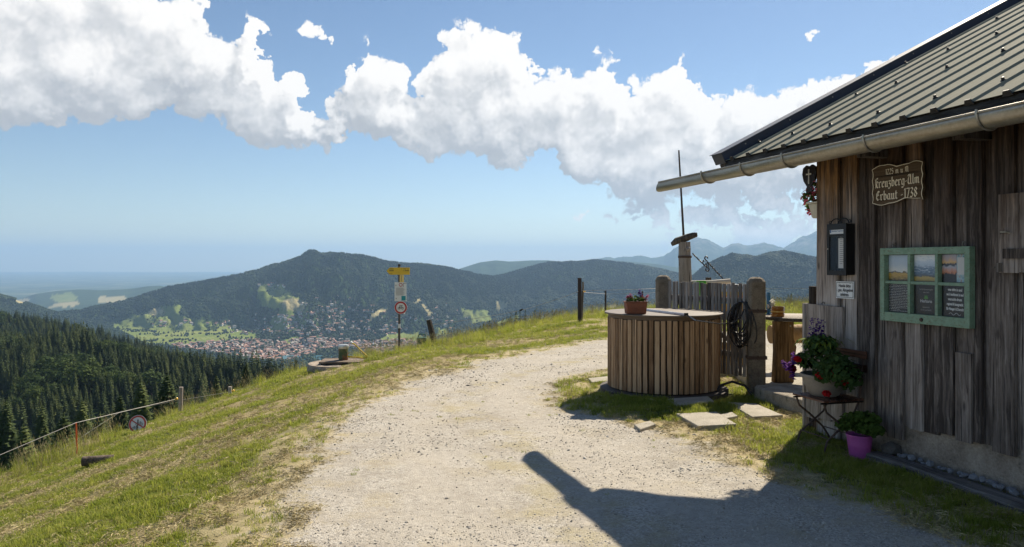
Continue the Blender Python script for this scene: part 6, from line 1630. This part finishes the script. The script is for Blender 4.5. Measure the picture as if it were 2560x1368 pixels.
e3 = rel_(1766, 652); m2 = MB().tube(twist(rel_(1809, 699), e3, .005), .011, 6); cu2 = e3 + Vector((-.004, 0, .045)); m2.tube([e3] + curl(cu2, .026, 4.3, -.4), .011, 6); m2.build('upper_bar', M_IRON, ib, True)
lt = MB()
for k, ch_ in enumerate('eser'):
    o_x, o_z = rel_(1757 + 4.5 * k, 661 + 2.5 * k).x, rel_(1757 + 4.5 * k, 661 + 2.5 * k).z
    st_ = GL['e'][1] if ch_ == 'e' else ([[(.45, .9), (.2, 1), (.1, .75), (.4, .3), (.25, 0), (.02, .12)]] if ch_ == 's' else GL['r'][1])
    for s_ in st_: lt.tube([(o_x + a * .045, 0, o_z + b2 * .075) for a, b2 in s_], .007, 5)
lt.build('wrought_letters', M_IRON, ib, True)
# pale rail with cloths, half hidden by the pickets
rl = empty('pale_rail', at(1728, 712, 12.4), 0, 'pale peeled log rail on a dark post behind the pickets', 'rail'); q0 = at(1728, 712, 12.4)
MB().tube([at(1728, 706, 12.4) - q0, at(1780, 706, 12.35) - q0, at(1826, 704, 12.3) - q0], [.03, .036, .048], 10).build('log', mat('peeled_log', None, (.50, .44, .36), .8, var=.25), rl, True)
o = MB().tube([at(1771, 694, 12.55) - q0, (at(1771, 694, 12.55) - q0) + Vector((0, 0, -1.45))], .05, 8).build('post', M_DARKW, rl, True)
MB().box((at(1835, 0, 12.2) - q0).x, (at(1858, 0, 12.2) - q0).x, -.3, .3, -.02, .005).build('shelf', M_WHITE, rl)
def cloth(name, px0, px1, py0, py1, Y, m, lab, seed):
    o0 = at(px0, py1, Y); W_ = at(px1, py1, Y).x - o0.x; H_ = at(px0, py0, Y).z - o0.z; V = []; Fc = []; n = 10
    for j in range(7):
        for k in range(n + 1): V.append((W_ * k / n, .02 * math.sin(k * 1.7 + seed) * (1 - j / 8), H_ * j / 6))
    for j in range(6):
        for k in range(n): Fc.append((j * (n + 1) + k, j * (n + 1) + k + 1, (j + 1) * (n + 1) + k + 1, (j + 1) * (n + 1) + k))
    e = MB().add(V, Fc).build(name, m, None, True); e.location = o0; sd_ = e.modifiers.new('weave', 'SOLIDIFY'); sd_.thickness = .004; tag(e, lab, 'cloth'); return e
cloth('green_cloth', 1741, 1765, 702, 756, 12.28, mat('green_fabric', None, (.09, .42, .03), .8), 'bright green cloth hanging over the rail behind the pickets', 0)
def m_stripes(nt, b):
    g = nt.node('ShaderNodeTexCoord').outputs['Generated']; v = nt.sep(g)[2]
    nt.put(b.inputs['Base Color'], nt.ramp(v, [(0, (.06, .10, .14)), (.28, (.55, .30, .03)), (.45, (.62, .42, .05)), (.52, (.10, .25, .42)), (.66, (.60, .15, .04)), (.78, (.66, .47, .06)), (.9, (.55, .60, .62))], 'CONSTANT')); b.inputs['Roughness'].default_value = .8
cloth('striped_cloth', 1778, 1864, 722, 800, 12.0, mat('striped_fabric', m_stripes), 'yellow, orange and blue striped cloth showing between the pickets', 3)
cloth('orange_cloth', 1800, 1868, 856, 930, 10.9, mat('orange_fabric', None, (.50, .30, .05), .8), 'yellow-orange cloth low behind the foot of the pickets', 5)
# ------------------------------------------------------------------ sign post on the crest
K = 17.5 / F
spp = at(998, 888, 17.5); gz = hz1(spp.x, spp.y); sb0 = Vector((spp.x, spp.y, gz))
sgp = empty('sign_post', sb0, 0, 'grey metal pole with yellow trail arrow and round cycling ban', 'signpost')
def SP(px, py): p = at(px, py, 17.5); return p.x - sb0.x, p.z - sb0.z
zt = SP(998, 664)[1]
MB().tube([(0, 0, -.2), (0, 0, zt)], .027, 12).build('pole', mat('pole_grey', None, (.10, .09, .085), .55, .3, var=.35), sgp, True)
MB().lathe([(.034, -.01), (.034, .03), (.0, .04)], 12, (0, 0, zt)).build('pole_cap', M_IRON, sgp, True)
xa, za = SP(967, 687); xb, zb_ = SP(1025, 669); xm = SP(975, 0)[0]
ar = MB().prism([(xm, za), (xb, za), (xb, zb_), (xm, zb_), (xa, (za + zb_) / 2)], -.040, -.032).build('trail_arrow', M_YELLOW, sgp)
ll = MB()
for (p0, p1, y_, t_) in ((974, 985, 672.5, 1.6), (974, 985, 677, 1.6), (1004, 1006, 672.5, 1.2), (1009, 1016, 672.5, 1.4), (1019, 1022, 672.5, 1.4), (1008, 1010, 677, 1.2), (1012, 1023, 677, 1.4), (972, 982, 684.5, .7)):
    a_, z_ = SP(p0, y_); b2, _ = SP(p1, y_); ll.box(a_, b2, -.0418, -.0405, z_ - t_ * K / 2, z_ + t_ * K / 2)
ll.build('arrow_lettering', M_INK, ar)
xa, za = SP(1000, 706); xb, zb_ = SP(1010, 687.5)
yp = MB().box(xa, xb, -.036, -.030, za, zb_).build('marker_plate', mat('pale_yellow', None, (.80, .58, .18), .45), sgp)
mp = MB()
for k in range(5): mp.box(xa + .03, xa + .045, -.0378, -.0362, zb_ - .03 - k * .03, zb_ - .015 - k * .03)
mp.build('marker_lettering', M_INK, yp)
xa, za = SP(987, 753); xb, zb_ = SP(1016.5, 706); w_, h_ = xb - xa, zb_ - za
ibd = MB().box(xa, xb, -.034, -.029, za, zb_).build('info_board', M_WHITE, sgp)
t_ = MB()
for k in range(11): t_.box(xa + w_ * .12, xa + w_ * (.74 + .16 * ((k * 7) % 5) / 5), -.0358, -.0342, zb_ - h_ * (.30 + .038 * k) - .003, zb_ - h_ * (.30 + .038 * k) + .003)
t_.box(xa + w_ * .08, xa + w_ * .15, -.0358, -.0342, zb_ - h_ * .19, zb_ - h_ * .14).box(xa + w_ * .10, xa + w_ * .17, -.0358, -.0342, za + h_ * .11, za + h_ * .17).box(xa + w_ * .72, xa + w_ * .76, -.0358, -.0342, zb_ - h_ * .24, zb_ - h_ * .04).box(xa + w_ * .76, xa + w_ * .98, -.0358, -.0342, zb_ - h_ * .07, zb_ - h_ * .04)
t_.build('info_lettering', mat('grey_print'), ibd)
MB().box(xa + w_ * .58, xa + w_ * .94, -.0358, -.0342, za + h_ * .03, za + h_ * .28).build('teal_square', mat('teal_print', None, (.02, .26, .30), .6), ibd)
def disc(r0, r1, m, name, parent, cx, cz, y, seg=36, y2=None):
    V = [(cx + r * math.cos(6.2832 * k / seg), y, cz + r * math.sin(6.2832 * k / seg)) for r in (r0, r1) for k in range(seg)] if r0 else [(cx + r1 * math.cos(6.2832 * k / seg), y, cz + r1 * math.sin(6.2832 * k / seg)) for k in range(seg)]
    Fc = [(k, (k + 1) % seg, seg + (k + 1) % seg, seg + k) for k in range(seg)] if r0 else [tuple(range(seg))]
    o = MB().add(V, Fc).build(name, m, parent); s_ = o.modifiers.new('gauge', 'SOLIDIFY'); s_.thickness = .003; s_.offset = 0; return o
disc(.030, .044, M_RED, 'small_ring', ibd, xa + w_ * .52, zb_ - h_ * .13, -.036, 20)
def bike(mb, cx, cz, s, y, r):
    for dx in (-1, 1): mb.tube([(cx + dx * .62 * s + .36 * s * math.cos(6.283 * k / 18), y, cz - .15 * s + .36 * s * math.sin(6.283 * k / 18)) for k in range(18)], r, 5, closed=True)
    P_ = lambda *q: [(cx + a * s, y, cz + b2 * s) for a, b2 in q]
    mb.tube(P_((-.62, -.15), (-.35, .35), (.35, .40), (.0, -.15), (-.35, .35)), r, 5).tube(P_((.0, -.15), (-.62, -.15)), r, 5).tube(P_((.62, -.15), (.35, .40), (.30, .58), (.5, .62)), r, 5).tube(P_((-.35, .35), (-.40, .52)), r, 5).tube(P_((-.55, .54), (-.25, .54)), r * 1.3, 5)
    return mb
cx, cz = SP(1002.5, 769); rs = 16.2 * K
rsg = disc(0, rs, M_WHITE, 'cycling_ban', sgp, cx, cz, -.033)
disc(rs * .70, rs * .95, M_RED, 'red_ring', rsg, cx, cz, -.0365)
bk = bike(MB(), cx, cz - .005, rs * .42, -.037, rs * .030); bk.box(cx - rs * .22, cx + rs * .28, -.038, -.036, cz + rs * .30, cz + rs * .37); bk.build('bicycle_symbol', M_INK, rsg)
stk = MB(); stk.lathe([(.0285, 0), (.0285, .10)], 12, (0, 0, .62)); stk.build('sticker', M_WHITE, sgp, True)
MB().lathe([(.029, 0), (.029, .03)], 12, (0, 0, .585)).build('clamp', M_IRON, sgp, True)
# ------------------------------------------------------------------ well cover on the slope
mx, my = at(846, 908, 14.8).x, 14.8; mz = hz1(mx, my)
wc = empty('well_cover', (mx, my, mz), 0, 'round concrete well ring on the slope crest', 'well')
MB().lathe([(0, -.3), (.62, -.3), (.60, .0), (.585, .02), (0, .025)], 40).build('ring', M_PLASTER, wc, True)
bd = empty('wooden_hatch', (mx + .10, my - .02, mz + .027), R(3), 'square wooden hatch lying on the concrete well ring', 'hatch')
for k in range(4): MB().box(-.42, .42, -.30 + k * .15, -.155 + k * .15, .025, .055).build('board', mat('lid_boards', wood_fn(((.05, .035, .025), (.13, .095, .07), (.22, .17, .13), (.32, .26, .21)), axis=0)), bd)
for x_ in (-.33, .30): MB().box(x_ - .05, x_ + .05, -.29, .29, 0, .024).build('batten', M_DARKW, bd)
cn = empty('metal_canister', (mx + .10, my, mz + .083), 0, 'rusty green canister with silver lid on the wooden lid', 'canister')
def m_can(nt, b):
    tc = nt.node('ShaderNodeTexCoord').outputs['Object']; n = nt.noise(tc, 9, 5, .65)
    nt.put(b.inputs['Base Color'], nt.ramp(n, [(.4, (.06, .10, .035)), (.5, (.10, .115, .05)), (.58, (.20, .085, .04)), (.7, (.30, .14, .07))])); b.inputs['Roughness'].default_value = .7
MB().lathe([(0, 0), (.092, 0), (.095, .01), (.095, .235), (0, .235)], 24).build('can', mat('rusty_green', m_can), cn, True)
MB().lathe([(.102, .225), (.104, .23), (.104, .285), (.098, .30), (0, .305)], 24).build('lid', mat('tin', None, (.55, .54, .50), .35, .6), cn, True)
hs = MB(); hp = [at(px, py, Y) for px, py, Y in ((880, 858, 14.75), (888, 862, 14.7), (900, 874, 14.65), (914, 887, 14.6), (917, 892, 14.6), (909, 895, 14.55), (895, 893.5, 14.5), (876, 892, 14.5), (868, 891, 14.5))]
def smooth_path(P_, m=5):
    out = []
    for i in range(len(P_) - 1):
        p0, p1, p2, p3 = P_[max(i - 1, 0)], P_[i], P_[i + 1], P_[min(i + 2, len(P_) - 1)]
        for k in range(m):
            t = k / m; out.append(.5 * ((2 * p1) + (p2 - p0) * t + (2 * p0 - 5 * p1 + 4 * p2 - p3) * t * t + (3 * p1 - p0 - 3 * p2 + p3) * t ** 3))
    return out + [P_[-1]]
ho = empty('yellow_hose', hp[0], 0, 'yellow hose looping from the canister to the grass', 'hose')
MB().tube([p - hp[0] for p in smooth_path(hp)], .015, 8).build('hose', mat('yellow_rubber', None, (.62, .42, .03), .45), ho, True)
MB().tube([Vector((-.03, 0, .03)), Vector((.02, 0, -.01))], .022, 8).build('nozzle', M_WHITE, ho, True)
# ------------------------------------------------------------------ fences, posts, wires
def tpost(name, pts, r, m, lab, seg=10, cat='post', flat=False):
    o = MB().tube([tuple(p) for p in pts], r, seg).build(name, m, None, True); tag(o, lab, cat); return o
def gpost(px, pyt, Y, r, m, lab, name='fence_post', seg=10, lean=0.0):
    t = at(px, pyt, Y); b = Vector((t.x - lean, t.y, hz1(t.x - lean, t.y) - .15)); return tpost(name, [b, (b + t) / 2, t], [r * 1.05, r, r * .97], m, lab, seg), t
gpost(453, 968, 15.4, .042, M_GREYW, 'tall weathered fence post on the left slope', lean=.03)
gpost(575, 967, 16.4, .040, M_GREYW, 'short fence stub right of the tall fence post')
M_ORANGE = mat('orange_plastic', None, (.55, .10, .02), .5)
op, ot = gpost(190, 1058, 11.6, .013, M_ORANGE, 'thin orange plastic fence stake at the left', 'fence_stake', 8, -.02)
lp = at(1072, 800, 20); lb_ = at(1089, 862, 20); lb_.z = hz1(lb_.x, lb_.y) - .1
tpost('leaning_post', [lb_, (lp + lb_) / 2, lp], [.085, .08, .07], M_DARKW, 'dark broken post leaning left on the crest', 7)
e = empty('steel_post', Vector((at(1449, 0, 20).x, 20, hz1(at(1449, 0, 20).x, 20))), 0, 'straight black square post on the meadow crest', 'post')
zt_ = at(0, 695, 20).z - e.location.z; MB().box(-.05, .05, -.04, .04, -.1, zt_).build('shaft', mat('dark_steel', None, (.035, .022, .020), .7), e, bevel=.004)
for k in range(7):
    bo = MB().lathe([(.012, 0), (.012, .004), (0, .005)], 8).build('bolt_hole', M_INK, e); bo.rotation_euler = (R(90), 0, 0); bo.location = (.0, -.041, .12 + k * zt_ / 7.6)
p2, t2 = gpost(1458, 705, 20.6, .030, M_DRIFT, 'thin crooked wooden post right beside the black post', lean=.05)
gpost(1514, 727, 24, .032, M_DARKW, 'thin wooden post on the crest left of the tub')
gpost(1606, 728, 24, .028, M_DARKW, 'thin post behind the terracotta trough')
def wire(pts, r, m, lab, sag=0.0, cat='wire', name='fence_wire'):
    P_ = []
    for a, b in zip(pts[:-1], pts[1:]):
        for k in range(10): t = k / 10; q = a.lerp(b, t); q.z -= sag * 4 * t * (1 - t); P_.append(q)
    P_.append(pts[-1]); o = MB().tube(P_, r, 6).build(name, m, None, True); tag(o, lab, cat); return o
M_ROPE = mat('pale_rope', None, (.50, .47, .43), .7); M_THIN = mat('thin_wire', None, (.30, .29, .27), .5, .4)
wire([at(-60, 1163, 10.2), at(190, 1057, 11.55), at(440, 998, 15.3), at(450, 996, 15.36)], .004, M_ROPE, 'pale fence rope from the left edge over the orange stake to the tall post')
wire([at(-40, 1300, 10.4), at(60, 1185, 11.3), at(300, 1030, 14.5), at(452, 1000, 15.4)], .003, M_THIN, 'thin lower wire below the pale rope on the left slope')
wire([at(455, 1000, 15.42), at(575, 980, 16.35), at(660, 958, 17.2), at(745, 932, 17.6)], .004, M_THIN, 'thin wire from the tall post along the crest to the well')
wire([at(1084, 812, 19.95), at(1303, 776, 20), at(1446, 729, 19.94)], .006, M_ROPE, 'pale rope from the leaning post up to the black post', .02)
wire([at(1452, 727, 20.1), at(1600, 723, 20), at(1648, 721, 10.7)], .0045, M_ROPE, 'upper pale wire between the black post and the gate')
wire([at(1460, 731, 20.5), at(1514, 735, 24), at(1606, 734, 24), at(1660, 730, 22)], .005, M_ROPE, 'lower pale wire between the black post and the gate')
wire([at(1900, 722, 20), at(2010, 721, 20), at(2090, 722, 20)], .0045, M_THIN, 'thin pale wire behind the round table')
for (px, py, Y, lab) in ((441, 997, 15.28, 'yellow insulator on the tall fence post'), (583, 977, 16.3, 'yellow insulator right of the short fence stub'), (1461, 729, 20.45, 'yellow insulator on the crooked post by the black post')):
    o = MB().lathe([(.012, -.03), (.026, -.02), (.014, -.004), (.014, .004), (.026, .02), (.012, .03)], 10).build('insulator', mat('yellow_insulator', None, (.75, .42, .01), .4), None, True); o.location = at(px, py, Y); o.rotation_euler = (0, R(70), 0); tag(o, lab, 'insulator')
o = MB().tube([(-.05, 0, -.03), (0, 0, 0), (.05, 0, .03)], [.012, .024, .012], 8).build('wire_tensioner', M_IRON, None, True); o.location = at(1303, 775, 19.98); tag(o, 'small black tensioner on the rope left of the black post', 'tensioner')
# round sign in the grass
ns0 = at(344, 1060, 12.7); nsg = empty('ban_sign', ns0, R(6), 'faded round sign with red ring and slashed bicycle in grass', 'sign'); rs = 21.5 / F * 12.7; nsg.rotation_euler = (R(-14), 0, R(6))
dsk = disc(0, rs, M_WHITE, 'plate', nsg, 0, 0, 0)
M_FRED = mat('faded_red', None, (.50, .075, .05), .6, var=.2)
disc(rs * .76, rs * .96, M_FRED, 'red_ring', nsg, 0, 0, -.0035); a_ = R(-32)
MB().beam((-rs * .76 * math.cos(a_), -.0045, -rs * .76 * math.sin(a_)), (rs * .76 * math.cos(a_), -.0045, rs * .76 * math.sin(a_)), .002, rs * .12).build('slash', M_FRED, nsg)
bk = bike(MB(), rs * .18, rs * .05, rs * .40, -.004, rs * .026); bike(bk, -rs * .22, -rs * .42, rs * .34, -.004, rs * .024); bk.build('bicycle_symbol', mat('grey_print'), nsg)
MB().tube([(0, .012, -rs * 2.2), (0, .012, rs * .5)], .018, 8).build('stake', M_GREYW, nsg, True)
# log, jerrycan
lg0 = at(240, 1160, 9.45); lg0.z = hz1(lg0.x, lg0.y) + .05
lo = empty('short_log', lg0, R(14), 'short dark log half sunk in the mown grass', 'log')
MB().tube([(-.155, 0, 0), (0, 0, .002), (.20, .03, .0)], [.062, .060, .056], 14).build('log', mat('log_bark', m_bark), lo, True)
o = MB().lathe([(.058, 0), (.0, .002)], 14).build('cut_face', mat('cut_wood', None, (.07, .05, .04), .8), lo); o.rotation_euler = (0, R(-90), 0); o.location = (-.156, 0, 0)
g0 = at(1055, 868, 18.2); g0.z = max(hz1(g0.x, g0.y) + .06, g0.z); gc = empty('green_can', g0 + Vector((0, 0, .02)), R(10), 'dark green fence-battery case with handle beside leaning post', 'case')
M_CANG = mat('green_plastic', None, (.012, .10, .055), .4)
MB().box(-.12, .11, -.07, .07, .05, .22).build('case', M_CANG, gc, bevel=.025)
MB().tube([(-.085, 0, .21), (-.08, 0, .285), (-.05, 0, .30), (.05, 0, .30), (.08, 0, .285), (.085, 0, .21)], .012, 8).build('handle', M_CANG, gc, True)
for x_ in (-.09, .08): MB().tube([(x_, 0, -.08), (x_, 0, .05)], .012, 6).build('foot', M_IRON, gc, True)
dk = MB().lathe([(.045, 0), (.045, .02), (.02, .03), (0, .03)], 14).build('dial', mat('dark_green', None, (.008, .06, .035), .4), gc, True); dk.rotation_euler = (R(90), 0, 0); dk.location = (.06, -.07, .14)
